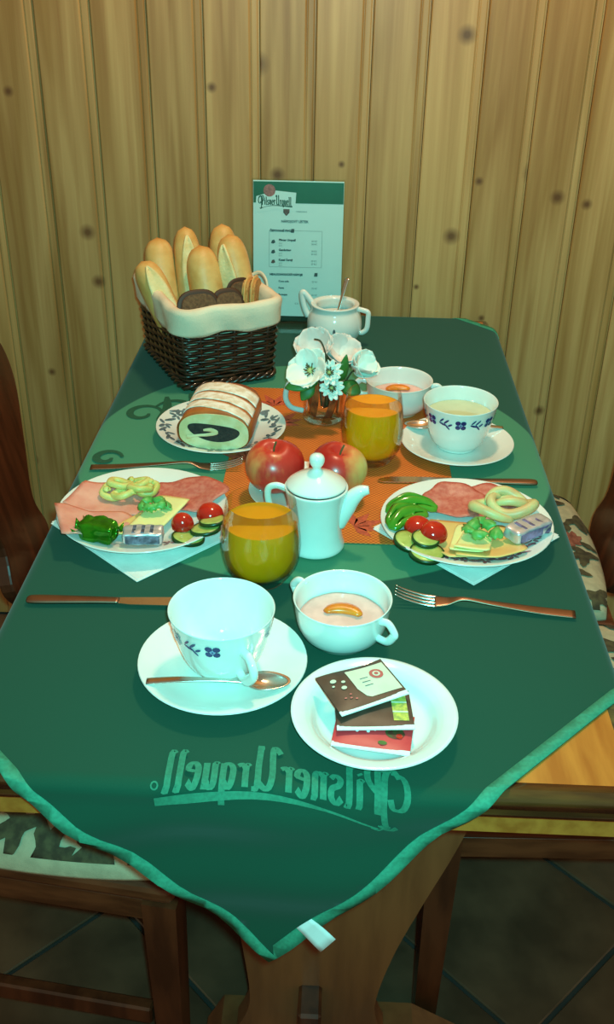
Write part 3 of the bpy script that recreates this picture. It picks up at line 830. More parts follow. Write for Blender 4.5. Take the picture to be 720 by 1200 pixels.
# ------------------------------------------------------------------ porcelain
def plate_prof(R, h=0.018, foot=0.5, well=0.62, th=0.0035):
    return [(0, 0.003), (R * foot - 0.003, 0.003), (R * foot - 0.002, 0), (R * foot + 0.001, 0), (R * foot + 0.003, 0.003),
            (R * well, 0.0045), (R * 0.75, h * 0.45), (R * 0.98, h - 0.0018), (R, h - 0.0004), (R - 0.0006, h + 0.0006), (R * 0.98 - 0.001, h + 0.0004),
            (R * 0.75, h * 0.45 + th), (R * well, 0.0045 + th * 0.75), (R * foot, 0.0065), (0, 0.006)]
def plate_top(R, h=0.018, foot=0.5, well=0.62, th=0.0035):
    p = [(0, 0.006), (R * foot, 0.0065), (R * well, 0.0045 + th * 0.75), (R * 0.75, h * 0.45 + th), (R * 0.98 - 0.001, h + 0.0004), (R, h + 0.0006)]
    def z(r):
        for a, b in zip(p[:-1], p[1:]):
            if r <= b[0]: return a[1] + (b[1] - a[1]) * (r - a[0]) / (b[0] - a[0])
        return h
    return z
def plate(name, label, cat, x, y, R, z=Z0, h=0.018, group=None, **k):
    t = thing(name, label, cat, on(x, y, z), 0, group)
    sharp(MB().add(*lathe(plate_prof(R, h, **k), 64)).build('plate_body', M_WHITE, t), 60)
    return t
def rim_flowers(t, R, h, mat, count, r0, seed, size=0.009, arc=None, **k):
    rnd = random.Random(seed); zf = plate_top(R, h, **k); mb = MB()
    def blob(cx, cy, L_, W_, a):
        pts = []
        for i in range(8):
            q = 2 * pi * i / 8; u, v_ = L_ * cos(q), W_ * sin(q)
            px, py = cx + u * cos(a) - v_ * sin(a), cy + u * sin(a) + v_ * cos(a)
            r = sqrt(px * px + py * py)
            if r > R * 0.97: return
            pts.append((px, py, zf(r) + 0.0006))
        mb.add(pts, [tuple(range(8))])
    for i in range(count):
        a = 2 * pi * i / count if arc is None else arc[0] + (arc[1] - arc[0]) * i / max(1, count - 1)
        a += rnd.uniform(-.05, .05); rr = R * (r0 + rnd.uniform(-.05, .05)); cx, cy = rr * cos(a), rr * sin(a)
        for q in range(5):
            b = q * 2 * pi / 5 + rnd.random(); s_ = size * rnd.uniform(.6, 1.0)
            blob(cx + s_ * .6 * cos(b), cy + s_ * .6 * sin(b), s_ * 0.5, s_ * 0.22, b)
        blob(cx - size * 1.2 * sin(a), cy + size * 1.2 * cos(a), size * 0.7, size * 0.18, a + 1.2)
    mb.build('floral_print', mat, t, smooth=False)['kind'] = 'stuff'

CUP = [(0, .004), (.0235, .004), (.0245, 0), (.0275, 0), (.0285, .004), (.034, .008), (.0412, .024), (.0463, .045), (.0508, .067), (.0515, .069), (.0505, .0697), (.0492, .067), (.0446, .045), (.0392, .024), (.031, .0105), (.018, .008), (0, .0075)]
def cup_r(z):
    o = [p for p in smoothprof(CUP, 1)[7:19] if p[1] > 0.004]
    for a, b in zip(o[:-1], o[1:]):
        if z <= b[1]: return a[0] + (b[0] - a[0]) * (z - a[1]) / (b[1] - a[1])
    return 0.0515
def ear(t, ang, r0z, r1z, rf, out, wid=0.0042, flat=0.7, name='handle'):
    """handle loop from height r0z down to r1z at angle ang"""
    ra, rb = rf(r0z) - 0.001, rf(r1z) - 0.001
    zc = (r0z + r1z) / 2
    pts = [(ra, 0, r0z), (ra + out * .55, 0, r0z + 0.002), (ra + out, 0, r0z - 0.006), (ra + out * .95, 0, zc), (rb + out * .70, 0, r1z + 0.001), (rb, 0, r1z)]
    return MB().add(*tube(spl(pts, 6), wid, 10, flat=flat, up=(0, 1, 0))).build(name, M_WHITE, t, rot=(0, 0, ang))
def cup(label, x, y, z, hang, gap=None, tea=None):
    t = thing('tea_cup', label, 'cup', on(x, y, z), 0, 'white cups with blue flower band')
    sharp(MB().add(*lathe(smoothprof(CUP, 1), 64)).build('cup_body', M_WHITE, t), 75)
    ear(t, hang, 0.046, 0.016, cup_r, 0.020, 0.0055, 0.75)
    dk = MB(); lt = MB()
    def P(th_, z_, o=0.0005): r = cup_r(z_) + o + 0.0003; return (r * cos(th_), r * sin(th_), z_)
    def poly(mb, th_, z_, pts, o=0.0006): mb.add([P(th_ + a, z_ + b, o) for a, b in pts], [tuple(range(len(pts)))])
    zc = 0.0530; N = 14
    for i in range(N):
        th_ = 2 * pi * (i + 0.35) / N
        d = (th_ - hang + pi) % (2 * pi) - pi
        if abs(d) < 0.30: continue
        if i % 2 == 0:   # square flower
            s_ = 0.125; hz = 0.0058
            for sx, sz in ((-1, -1), (1, -1), (1, 1), (-1, 1)):
                poly(dk, th_ + sx * s_ * .6, zc + sz * hz * .6, [(s_ * .62 * cos(q), hz * .62 * sin(q)) for q in [k * pi / 4 for k in range(8)]])
            poly(lt, th_, zc, [(s_ * .42 * cos(q), hz * .42 * sin(q)) for q in [k * pi / 4 for k in range(8)]], 0.0011)
            poly(dk, th_, zc, [(s_ * .16 * cos(q), hz * .16 * sin(q)) for q in [k * pi / 3 for k in range(6)]], 0.0015)
        else:            # sprig
            for (da, dz, L_, W_, ro) in [(-.05, -.001, .075, .0011, -.02), (.03, .0022, .055, .0013, .05), (.04, -.003, .06, .0013, -.06), (-.06, .003, .045, .0012, .05), (.10, -.001, .045, .0012, .03)]:
                poly(dk, th_ + da * 1.5, zc + dz * 1.5, [(1.5 * L_ * cos(q), 1.5 * W_ * sin(q) + 1.2 * ro * L_ * cos(q)) for q in [k * pi / 4 for k in range(8)]])
    dk.build('blue_flower_band', M_BLUE, t, smooth=False)['kind'] = 'stuff'; lt.build('flower_centres', M_BLUEL, t, smooth=False)['kind'] = 'stuff'
    if tea:
        r = 0.0446 + (tea - 0.045) * 0.21 - 0.0006
        MB().add(*lathe([(0, tea - .03), (r - .012, tea - .03), (r, tea), (0, tea)], 40)).build('tea', M_TEA, t, smooth=False)
    return t
def saucer(label, x, y, R=0.080, z=Z0, h=0.017): return plate('saucer', label, 'saucer', x, y, R, z, h, 'white saucers', foot=0.42, well=0.55)

saucer('white saucer under the front left cup', -0.075, 0.787, 0.083)
cup('empty white cup with blue flower band on the front left saucer', -0.075, 0.789, Z0 + 0.0068, radians(-58))
saucer('white saucer under the far right cup', 0.199, 1.292, 0.079, Z0)
cup('white cup of pale tea with blue flower band on the far right saucer', 0.199, 1.294, Z0 + 0.0068, radians(62), tea=0.050)

# two-handled bowls
BOWL = [(0, .003), (.026, .003), (.027, 0), (.031, 0), (.033, .004), (.0415, .010), (.0465, .022), (.0485, .036), (.0500, .049), (.0507, .0505), (.0497, .0512), (.0480, .049), (.0463, .036), (.0443, .022), (.039, .0125), (.028, .007), (0, .006)]
def bowl_r(z):
    o = BOWL[4:9]
    for a, b in zip(o[:-1], o[1:]):
        if z <= b[1]: return a[0] + (b[0] - a[0]) * (z - a[1]) / (b[1] - a[1])
    return 0.05
def bowl(label, x, y, z, angs):
    t = thing('yogurt_bowl', label, 'bowl', on(x, y, z), 0, 'white handled bowls of yogurt')
    sharp(MB().add(*lathe(smoothprof(BOWL, 1), 64)).build('bowl_body', M_WHITE, t), 75)
    for a in angs: ear(t, a, 0.043, 0.022, bowl_r, 0.017, 0.0045)
    return t
def yogurt(x, y, z, label, peach, plabel, pang, size):
    o = MB().add(*pslab(lambda a: 0.0440, 0.004, lambda x, y: 0.0008 * noise.noise(Vector((x * 90, y * 90, 1))), 8, 40, 0.002)).build('yogurt', M_YOG, loc=on(x, y, z + 0.0235))
    tag(o, label, 'yogurt')
    K = 14; v = []; f = []
    # crescent slice
    path = [(size * cos(a), size * 0.75 * sin(a), 0.0) for a in [radians(20 + 140 * i / K) for i in range(K + 1)]]
    rad = [0.0080 * sin(pi * (0.08 + 0.84 * i / K)) ** 0.6 for i in range(K + 1)]
    p = MB().add(*tube(path, rad, 10, flat=0.55)).build('peach_slice', M_PEACH, loc=on(x + peach[0], y + peach[1], z + 0.0325), rot=(0, 0, pang))
    tag(p, plabel, 'peach')
bowl('white two-handled bowl with yogurt beside the front left cup', 0.041, 0.850, Z0, (radians(142), radians(-38)))
yogurt(0.041, 0.850, Z0, 'pale pink yogurt in the near two-handled bowl', (0.000, -0.008), 'orange peach slice on the yogurt in the near bowl', -0.12, 0.0185)
bowl('white bowl with yogurt behind the far right cup', 0.121, 1.422, Z0, (radians(172), radians(-8)))
yogurt(0.121, 1.422, Z0, 'pale pink yogurt in the bowl behind the far right cup', (0.0, 0.0), 'orange peach slice on the yogurt in the far bowl', 0.1, 0.017)

dp = thing('dessert_plate', 'small white plate holding three sachets at the front', 'plate', on(0.072, 0.716, Z0))
sharp(MB().add(*lathe(smoothprof([(0, .003), (.043, .003), (.044, 0), (.047, 0), (.048, .003), (.054, .005), (.060, .011), (.064, .0145), (.0755, .0185), (.0768, .0198), (.0760, .0208), (.0645, .0182), (.0625, .0172), (.058, .0145), (.0535, .0085), (.050, .0065), (.040, .006), (0, .006)], 1), 72)).build('plate_body', M_WHITE, dp), 75)

# ------------------------------------------------------------------ spoons
def spoon(label, x, y, z, ang, L_=0.135, mat=None, tilt=0.0, cat='spoon'):
    t = thing('tea_spoon', label, cat, on(x, y, z), 0, 'steel teaspoons', rot=(0, tilt, ang))
    m = mat or M_STEEL
    pts = spl([(0, 0, 0.002), (0.03, 0, 0.0045), (0.06, 0, 0.0045), (L_ - 0.052, 0, 0.003), (L_ - 0.040, 0, 0.0015)], 6); n = len(pts)
    ws = spl1([0.0095, 0.0085, 0.0055, 0.0042, 0.0060], 6); ts = spl1([0.0018, 0.0018, 0.0022, 0.0024, 0.0018], 6)
    MB().add(*sweep(pts, ws, ts, 10)).build('handle', m, t)
    v = []; f = []; na, nr = 24, 6
    for i in range(nr + 1):
        q = i / nr
        for j in range(na):
            a = 2 * pi * j / na; ex = 0.0215 * cos(a) * q; ey = 0.0138 * sin(a) * q * (1 - 0.18 * cos(a))
            v.append((L_ - 0.0215 + ex, ey, 0.0010 + 0.0058 * (q ** 2.2 - 1) + 0.003))
    for i in range(nr):
        for j in range(na): f.append((i * na + j, i * na + (j + 1) % na, (i + 1) * na + (j + 1) % na, (i + 1) * na + j))
    b = mk('spoon_bowl', v, f, m, t); sd = b.modifiers.new('t', 'SOLIDIFY'); sd.thickness = 0.0009
    return t
spoon('teaspoon lying across the front left saucer before the cup', -0.143, 0.746, Z0 + 0.0165, radians(2.5), 0.137)
spoon('teaspoon lying on the far right saucer behind the cup', 0.268, 1.333, Z0 + 0.0165, radians(181), 0.142)

# ------------------------------------------------------------------ cutlery
def fork(label, p0, p1, L_=0.19):
    a = atan2(p1[1] - p0[1], p1[0] - p0[0])
    t = thing('fork', label, 'fork', on(p0[0], p0[1], Z0), a, 'steel forks')
    hp = spl([(0, 0, 0.0015), (0.04, 0, 0.0025), (0.09, 0, 0.006), (L_ - 0.075, 0, 0.0085), (L_ - 0.058, 0, 0.0035), (L_ - 0.044, 0, 0.0020)], 6)
    MB().add(*sweep(hp, spl1([.0145, .0135, .0085, .0065, .016, .0225], 6), spl1([.0022, .0024, .0028, .0030, .0024, .0020], 6), 12, p=3)).build('handle', M_STEELB, t)
    for k in range(4):
        o = (k - 1.5) * 0.0060
        tp_ = spl([(L_ - 0.046, o, 0.0020), (L_ - 0.03, o, 0.0032), (L_ - 0.012, o, 0.0075), (L_, o * 0.96, 0.0125)], 5)
        MB().add(*sweep(tp_, spl1([.0042, .0036, .0032, .0016], 5), spl1([.0019, .0018, .0016, .0012], 5), 8)).build('tine', M_STEEL, t)
    return t
def knife(label, p0, p1, L_=0.215):
    a = atan2(p1[1] - p0[1], p1[0] - p0[0])
    t = thing('knife', label, 'knife', on(p0[0], p0[1], Z0), a, 'steel table knives')
    MB().add(*sweep(spl([(0, 0, .0025), (.01, 0, .003), (.07, 0, .003), (.10, 0, .0028)], 5), spl1([.008, .0145, .0115, .0105], 5), spl1([.003, .0046, .0044, .0036], 5), 12, p=3)).build('handle', M_STEELB, t)
    ol = [(.098, -.005), (.112, -.0075), (.16, -.0085), (.195, -.0075), (.208, -.003), (.213, .003), (.205, .0068), (.16, .0068), (.11, .0055), (.098, .005)]
    MB().add(*prism(ol, 0.0014, 'z', 0.0018)).build('blade', M_STEEL, t, smooth=False)
    return t
fork('fork with its handle at the left table edge, above the left plate', (-0.300, 1.203), (-0.095, 1.218), 0.205)
knife('knife lying left of the front left cup, below the left plate', (-0.300, 0.893), (-0.149, 0.899))
knife('knife lying above the right plate, its handle at the right table edge', (0.298, 1.199), (0.072, 1.193))
fork('fork lying below the right plate beside the near bowl', (0.293, 0.903), (0.100, 0.922), 0.195)

# ------------------------------------------------------------------ juice glasses
def juice(label, x, y, z, R, H, level, jm):
    t = thing('juice_glass', label, 'glass', on(x, y, z), 0, 'tumblers of orange juice')
    out = [(0, 0), (.024, 0), (.026, .001), (.030, .006), (R * .93, .022), (R, .042), (R * .985, .058), (R * .93, .080), (R * .865, H)]
    th = 0.0008
    inn = [(R * .865 - th, H + .0003), (R * .93 - th, .080), (R * .985 - th, .058), (R - th, .042), (R * .93 - th, .022), (.028, .0095), (0, .0085)]
    MB().add(*lathe(smoothprof(out, 2)[:-1] + [(R * .865, H)] + inn, 56)).build('glass_wall', M_GLASS, t)
    ip = smoothprof([(0, .0090), (.0275, .0100), (R * .93 - th - .0002, .0225), (R - th - .0002, .042), (R * .985 - th - .0002, .058), (R * .93 - th - .0002, .080), (R * .865 - th - .0002, H)], 2)
    jp = [p for p in ip if p[1] < level]; r_l = None
    for a, b in zip(ip[:-1], ip[1:]):
        if a[1] < level <= b[1]: r_l = a[0] + (b[0] - a[0]) * (level - a[1]) / (b[1] - a[1])
    jp += [(r_l, level), (0, level)]
    sharp(MB().add(*lathe(jp, 56)).build('orange_juice', jm, t), 50)
juice('tumbler of dull orange juice beside the white coffee pot', -0.050, 0.953, Z0, 0.0445, 0.100, 0.076, M_JUICE1)
juice('tumbler of bright orange juice in front of the far right saucer', 0.078, 1.252, ZM, 0.0425, 0.100, 0.082, M_JUICE2)

# ------------------------------------------------------------------ white coffee pot
pot = thing('coffee_pot', 'small white porcelain coffee pot with a knobbed lid, in front of the apples', 'pot', on(0.008, 1.030, Z0))
PP = [(0, .002), (.031, .002), (.032, 0), (.0345, 0), (.0355, .004), (.0325, .012), (.0305, .030), (.0315, .050), (.0340, .066), (.0365, .076), (.0372, .079), (.0350, .080), (.0335, .078), (.0300, .060), (.0285, .030), (0, .010)]
sharp(MB().add(*lathe(smoothprof(PP, 1), 56)).build('pot_body', M_WHITE, pot), 75)
lid = sharp(MB().add(*lathe(smoothprof([(0, .0765), (.0345, .0805), (.0350, .0825), (.0335, .0842), (.026, .090), (.017, .0945), (.0085, .0985), (.0048, .1015), (.0050, .104), (.0085, .109), (.0092, .1145), (.0068, .1195), (0, .1215)], 1), 48)).build('lid', M_WHITE, pot), 75)
sp_ = spl([(.026, 0, .030), (.034, 0, .050), (.042, 0, .066), (.051, 0, .0755), (.061, 0, .0785)], 6)
MB().add(*tube(sp_, spl1([.0095, .0110, .0100, .0078, .0048], 6), 14, flat=1.0, up=(0, 1, 0))).build('spout', M_WHITE, pot, rot=(0, 0, radians(-4)))
hp = spl([(-.033, 0, .072), (-.046, 0, .0765), (-.056, 0, .071), (-.055, 0, .052), (-.046, 0, .030), (-.030, 0, .024)], 6)
MB().add(*tube(hp, 0.0042, 10, flat=0.8, up=(0, 1, 0))).build('handle', M_WHITE, pot, rot=(0, 0, radians(-4)))

# ------------------------------------------------------------------ apples in a dish
plate('apple_dish', 'small white dish under the two apples', 'dish', -0.009, 1.142, 0.072, ZM, 0.014, foot=0.5, well=0.62)
def apple(label, x, y, z, R, side, seed, tilt):
    t = thing('apple', label, 'apple', on(x, y, z), 0, 'red apples in the dish', rot=tilt)
    pr = []
    for i in range(25):
        a = -pi / 2 + pi * i / 24
        r = R * cos(a) * (1 + 0.05 * sin(a)); zz = R * 0.90 * sin(a)
        zz -= 0.013 * exp(-(r / 0.010) ** 2) * (1 if a > 0 else -0.5)
        pr.append((max(r, 0), zz + R * 0.9 - 0.0))
    v, f = lathe(pr, 40)
    v = [Vector(q) * (1 + 0.015 * sin(3 * atan2(q[1], q[0]) + seed)) if abs(q[0]) + abs(q[1]) > 1e-6 else Vector(q) for q in v]
    MB().add(v, f).build('apple_body', apple_mat('apple_skin_%d' % seed, side), t)
    MB().add(*tube(spl([(0, 0, R * 1.8 - .015), (.001, 0, R * 1.8 - .006), (.004, .001, R * 1.8 + .002)], 4), 0.0013, 7)).build('stalk', M_APPLEST, t)
apple('red apple on the left of the dish behind the coffee pot', -0.046, 1.146, ZM + 0.0090, 0.0378, (-5, -2, 2), 1, (0.10, -0.05, 0))
apple('red apple with a yellow green cheek on the right of the dish', 0.029, 1.143, ZM + 0.0095, 0.0372, (15, -2, 2), 2, (0.10, 0.08, 0.2))

# ------------------------------------------------------------------ pastry plate and poppy seed roll
pp = plate('pastry_plate', 'white plate with grey blue flowers under the poppy seed roll', 'plate', -0.136, 1.318, 0.093, ZM - 0.0002, 0.017)
rim_flowers(pp, 0.093, 0.017, M_GREYFL, 16, 0.82, 5, 0.015)
pas = thing('poppy_seed_roll', 'cut poppy seed roll dusted with sugar on the flowered plate', 'pastry', on(-0.133, 1.305, ZM + 0.0102), radians(-5))
def xsec(a, k=1.0, up=1.0):
    c, s_ = cos(a), sin(a); e = 2 / 2.7
    x = 0.0505 * k * math.copysign(abs(c) ** e, c); z = 0.025 + 0.0255 * k * math.copysign(abs(s_) ** e, s_)
    z += 0.004 * (1 - (x / 0.05) ** 2) * (1 if s_ > 0 else 0) * up
    return x, z
NA = 48; ys = [(-0.0560, 1.0), (-0.04, 1.01), (-0.01, 1.0), (0.02, 1.0), (0.045, .97), (0.056, .90), (0.060, .7), (0.061, .3)]
v = []; f = []
for y, k in ys:
    for j in range(NA):
        x, z = xsec(2 * pi * j / NA, k); b = 1 + 0.02 * sin(y * 150 + x * 40); v.append((x * b, y, z))
for i in range(len(ys) - 1):
    for j in range(NA): f.append((i * NA + j, i * NA + (j + 1) % NA, (i + 1) * NA + (j + 1) % NA, (i + 1) * NA + j))
f.append(tuple((len(ys) - 1) * NA + j for j in range(NA))); f.append(tuple(range(NA)))
MB().add(v, f).build('crust', M_PCRUST, pas)
def yface(name, fn, mat, y, th, n=48):
    ol = [fn(2 * pi * j / n) for j in range(n)]
    return MB().add(*prism(ol, th, 'y', y - th)).build(name, mat, pas, smooth=False)
yface('dough_face', lambda a: xsec(a, 0.955), M_DOUGH, -0.0558, 0.0012)
def lens(a):
    x = 0.036 * cos(a); z = 0.0275 + 0.0125 * sin(a) + 0.0025 * cos(a * 2) - 0.0025 * cos(a)
    return x, z
yface('poppy_filling', lens, M_POPPY, -0.0568, 0.0012)
sw = spl([(-0.038, 0, 0.017), (-0.022, 0, 0.0205), (-0.008, 0, 0.0225), (0.004, 0, 0.0265), (-0.004, 0, 0.0300), (-0.014, 0, 0.0290)], 6)
MB().add(*sweep([p + Vector((0, -0.0580, 0)) for p in sw], spl1([.0055, .004, .005, .006, .006, .003], 6), [.001] * len(sw), 8, up=(0, -1, 0))).build('dough_swirl', M_DOUGH, pas)
# sugar bands on top (diagonal, crust showing between)
def band(y0, y1, skew, a0, a1, nm='sugar_dusting'):
    v = []; f = []; n1, n2 = 26, 8
    for i in range(n1 + 1):
        a = a0 + (a1 - a0) * i / n1; x, z = xsec(a, 1.022)
        for j in range(n2 + 1):
            y = y0 + (y1 - y0) * j / n2 + skew * (x / 0.05) + 0.0025 * noise.noise(Vector((x * 60, j * 3.1, y0 * 50)))
            y = max(-0.0565, min(0.052, y)); v.append((x, y, z + 0.0006))
    for i in range(n1):
        for j in range(n2): f.append((i * (n2 + 1) + j, (i + 1) * (n2 + 1) + j, (i + 1) * (n2 + 1) + j + 1, i * (n2 + 1) + j + 1))
    o = MB().add(v, f).build(nm, M_SUGARD, pas); o.modifiers.new('t', 'SOLIDIFY').thickness = 0.0008
band(-0.042, -0.020, -0.016, radians(24), radians(160)); band(-0.014, 0.010, -0.014, radians(22), radians(160)); band(0.016, 0.046, -0.012, radians(24), radians(158))

# ------------------------------------------------------------------ plates of cold cuts
def napkin(label, x, y, ang, s):
    def zf(u, v_): return 0.0
    o = MB().add(*rbox(s, s, 0.0012, 0.0003, 1)).build('paper_napkin', M_NAP, smooth=False, loc=on(x, y, 0.0020 if x < 0 else 0.0038), rot=(0, 0, ang))
    fo = MB().add(*rbox(s * 0.995, s * 0.995, 0.0006, 0.0002, 1)).build('folded_layer', M_NAP, o, smooth=False, loc=(0.002, 0.002, 0.0012))
    return tag(o, label, 'napkin', 'white paper napkins')
napkin('white paper napkin under the left plate, its corner pointing to the front', -0.193, 1.062, radians(47), 0.175)
napkin('white paper napkin under the right plate, its corner pointing to the front', 0.191, 1.066, radians(44), 0.160)
PZ = Z0 + 0.0036
pl = plate('dinner_plate', 'white plate of cold cuts on the left side of the table', 'plate', -0.203, 1.066, 0.1035, PZ - 0.001, 0.019, 'plates of cold cuts')
rim_flowers(pl, 0.1035, 0.019, M_PINKFL, 7, 0.80, 3, 0.012, (-1.0, -0.1))
pr_ = plate('dinner_plate', 'white plate of cold cuts on the right side of the table', 'plate', 0.189, 1.060, 0.1035, PZ + 0.0012, 0.019, 'plates of cold cuts')
rim_flowers(pr_, 0.1035, 0.019, M_PINKFL, 12, 0.80, 4, 0.013, (-2.4, -0.2))
ptop = plate_top(0.1035, 0.019)
def food(name, label, cat, mat, px, py, cxy, pts_or_r, th, lift=0.0, wave=0.0, plate_c=(0, 0), pz=0.0, dome=0.0, group=None, seed=0, na=44):
    """slice lying on a plate, following the plate's top"""
    rf = pts_or_r if callable(pts_or_r) else polyr(pts_or_r)
    def zf(x, y):
        r = sqrt((x + cxy[0] - plate_c[0]) ** 2 + (y + cxy[1] - plate_c[1]) ** 2)
        return ptop(min(r, 0.1035)) + lift + wave * (0.6 + noise.noise(Vector((x * 38 + seed * 5, y * 38, seed)))) + 0.0007
    o = MB().add(*pslab(rf, th, zf, 8, na, dome)).build(name, mat, loc=on(cxy[0], cxy[1], pz))
    return tag(o, label, cat, group)
LC, RC = (-0.203, 1.066), (0.189, 1.060); LZ, RZ = PZ - 0.001, PZ + 0.0012
def lfood(*a, **k): return food(*a, plate_c=LC, pz=LZ, **k)
def rfood(*a, **k): return food(*a, plate_c=RC, pz=RZ, **k)
def wob(R, amp, n, ph, ex=1.0): return lambda a: R * (1 + amp * sin(n * a + ph) + amp * .6 * sin((n + 2) * a + ph * 2)) / sqrt((cos(a) / ex) ** 2 + sin(a) ** 2) if ex != 1 else R * (1 + amp * sin(n * a + ph))
def rel(c, pts): return [(p[0] - c[0], p[1] - c[1]) for p in pts]

# left plate
c = (-0.250, 1.088); lfood('ham_slice', 'pale pink ham slice at the back left of the left plate', 'ham', M_HAM, 0, 0, c, rel(c, [(-0.302, 1.062), (-0.287, 1.118), (-0.256, 1.126), (-0.190, 1.100), (-0.200, 1.056)]), 0.0016, lift=0.002, wave=0.003, seed=1, group='ham slices on the left plate')
c = (-0.255, 1.030); lfood('ham_slice', 'pale pink ham slice hanging over the left rim of the left plate', 'ham', M_HAM, 0, 0, c, rel(c, [(-0.309, 1.056), (-0.282, 0.985), (-0.235, 0.990), (-0.196, 1.040), (-0.225, 1.062)]), 0.0016, lift=0.005, wave=0.003, seed=2, group='ham slices on the left plate')
c = (-0.158, 1.105); lfood('salami_slice', 'reddish salami slice at the back right of the left plate', 'salami', M_SALAMI, 0, 0, c, wob(0.037, 0.04, 5, 1, 1.45), 0.0016, lift=0.003, wave=0.004, seed=3)
c = (-0.205, 1.035); lfood('cheese_slice', 'smoked yellow cheese slice under the pale one on the left plate', 'cheese', M_CHEESE2, 0, 0, c, rel(c, [(-0.242, 1.010), (-0.200, 1.068), (-0.165, 1.062), (-0.190, 1.004)]), 0.0028, lift=0.007, seed=4)
c = (-0.180, 1.050); lfood('cheese_slice', 'pale yellow cheese slice under the herb on the left plate', 'cheese', M_CHEESE, 0, 0, c, rel(c, [(-0.217, 1.008), (-0.186, 1.096), (-0.148, 1.088), (-0.176, 1.006)]), 0.0032, lift=0.0115, seed=5)
def twist(label, x, y, z, ang, mat, sc, kind):
    t = thing('pickle_twist', label, 'garnish', on(x, y, z), ang)
    mb_n = 72
    if kind == 0:
        for k in range(6):
            a0 = k * 1.1; cx, cy = 0.021 * cos(a0), 0.010 * sin(a0)
            pts = [(cx + 0.0125 * cos(a) * (1 + .15 * sin(3 * a + k)), cy + 0.0105 * sin(a) * (1 + .15 * cos(2 * a + k)), 0.006 + 0.0028 * (k % 3) + 0.0035 * sin(a + k * 2)) for a in [2 * pi * i / 26 for i in range(26)]]
            MB().add(*tube([Vector(p) * sc for p in pts], 0.0044 * sc, 9, closed=True)).build('curl', mat, t)
        rr = random.Random(4)
        for k in range(6):
            a0 = rr.random() * 6.28; p = Vector((0.024 * cos(a0), 0.014 * sin(a0), 0.008 + 0.005 * rr.random()))
            MB().add(*tube(spl([p, p + Vector((.005 * cos(a0), .004 * sin(a0), .003)), p + Vector((.008 * cos(a0 + .8), .006 * sin(a0 + .8), .000))], 5), lambda u: 0.0046 * sin(pi * (0.2 + 0.7 * u)), 8, flat=0.6)).build('curl', mat, t)
    else:
        for k, (cx, rx, ry, ph) in enumerate([(-0.006, 0.027, 0.018, 0.0), (0.010, 0.024, 0.016, 2.2), (0.003, 0.020, 0.012, 4.2)]):
            pts = [(cx + rx * cos(a), (k - 1) * 0.006 + ry * sin(a), 0.008 + 0.0045 * sin(2 * a + ph) + 0.003 * k) for a in [ph + 5.4 * i / 32 for i in range(33)]]
            MB().add(*tube([Vector(p) * sc for p in pts], lambda u: 0.0060 * sc * (0.35 + 0.75 * sin(pi * (0.08 + 0.84 * u)) ** .6), 10)).build('curl', mat, t)
    return t
twist('curly pale yellow pickled garnish on the left plate', -0.227, 1.106, LZ + 0.0150, radians(12), M_CURD, 1.0, 0)
def herb(label, x, y, z, ang, n, seed, sc=1.0):
    t = thing('herb_sprig', label, 'herb', on(x, y, z), ang); rnd = random.Random(seed)
    for k in range(n):
        a = 2 * pi * k / n + rnd.uniform(-.3, .3); d = 0.010 * sc * rnd.uniform(.5, 1.15)
        L_, W_ = 0.013 * sc, 0.0085 * sc; v = []; f = []
        for i in range(7):
            for j in range(5):
                u = i / 6; q = (j - 2) / 2
                wv = W_ * sin(pi * (0.12 + 0.8 * u)) * (1 + 0.2 * cos(u * 14))
                v.append((L_ * (u - .3), q * wv, 0.004 + 0.005 * sin(pi * u) - 0.003 * q * q + 0.003 * rnd.random() * u))
        for i in range(6):
            for j in range(4): f.append((i * 5 + j, (i + 1) * 5 + j, (i + 1) * 5 + j + 1, i * 5 + j + 1))
        o = mk('leaf', v, f, M_HERB, t, loc=(d * cos(a), d * sin(a), 0.0012 * k), rot=(rnd.uniform(-.4, .4), rnd.uniform(-.3, .3), a))
        o.modifiers.new('t', 'SOLIDIFY').thickness = 0.0007
    MB().add(*tube(spl([(0, 0, .003), (.008, -.006, .004), (.018, -.012, .002)], 4), 0.001, 6)).build('stem', M_HERB, t)
herb('green herb sprig on the cheese of the left plate', -0.187, 1.056, LZ + 0.0215, 0.6, 7, 1, 1.05)
def dome(name, label, x, y, z, R, h, mat, tilt=(0, 0, 0), group=None):
    t = thing(name, label, 'tomato', on(x, y, z), 0, group, rot=tilt)
    MB().add(*lathe(smoothprof([(0, 0), (R * .97, 0), (R, h * .12), (R * .93, h * .5), (R * .65, h * .86), (R * .25, h), (0, h)], 2), 32)).build('skin', mat, t)
    MB().add(*lathe([(0, -.0006), (R * .93, -.0006), (R * .93, .0004), (0, .0004)], 32)).build('cut_face', M_TOMF, t)
    return t
dome('tomato_half', 'smaller tomato half, left of the two on the left plate', -0.1485, 1.026, LZ + 0.0185, 0.0135, 0.017, M_TOM, (0.1, -0.1, 0), 'tomato halves on the left plate')
dome('tomato_half', 'larger tomato half, right of the two on the left plate', -0.119, 1.049, LZ + 0.0200, 0.0165, 0.016, M_TOM, (0.2, 0.1, 0), 'tomato halves on the left plate')
def cucumber(label, x, y, z, R, tilt, group):
    t = thing('cucumber_slice', label, 'cucumber', on(x, y, z), 0, group, rot=tilt)
    MB().add(*lathe([(R * .9, 0), (R, .0005), (R, .0040), (R * .9, .0045)], 36)).build('skin', M_CUCS, t)
    MB().add(*lathe(smoothprof([(0, 0), (R * .9, 0), (R * .93, .0022), (R * .9, .0046), (0, .0050)], 1), 36)).build('flesh', M_CUCF, t)
    return t
cucumber('cucumber slice at the front of the stack on the left plate', -0.140, 1.006, LZ + 0.0125, 0.0195, (-0.10, 0.12, 0), 'cucumber slices on the left plate')
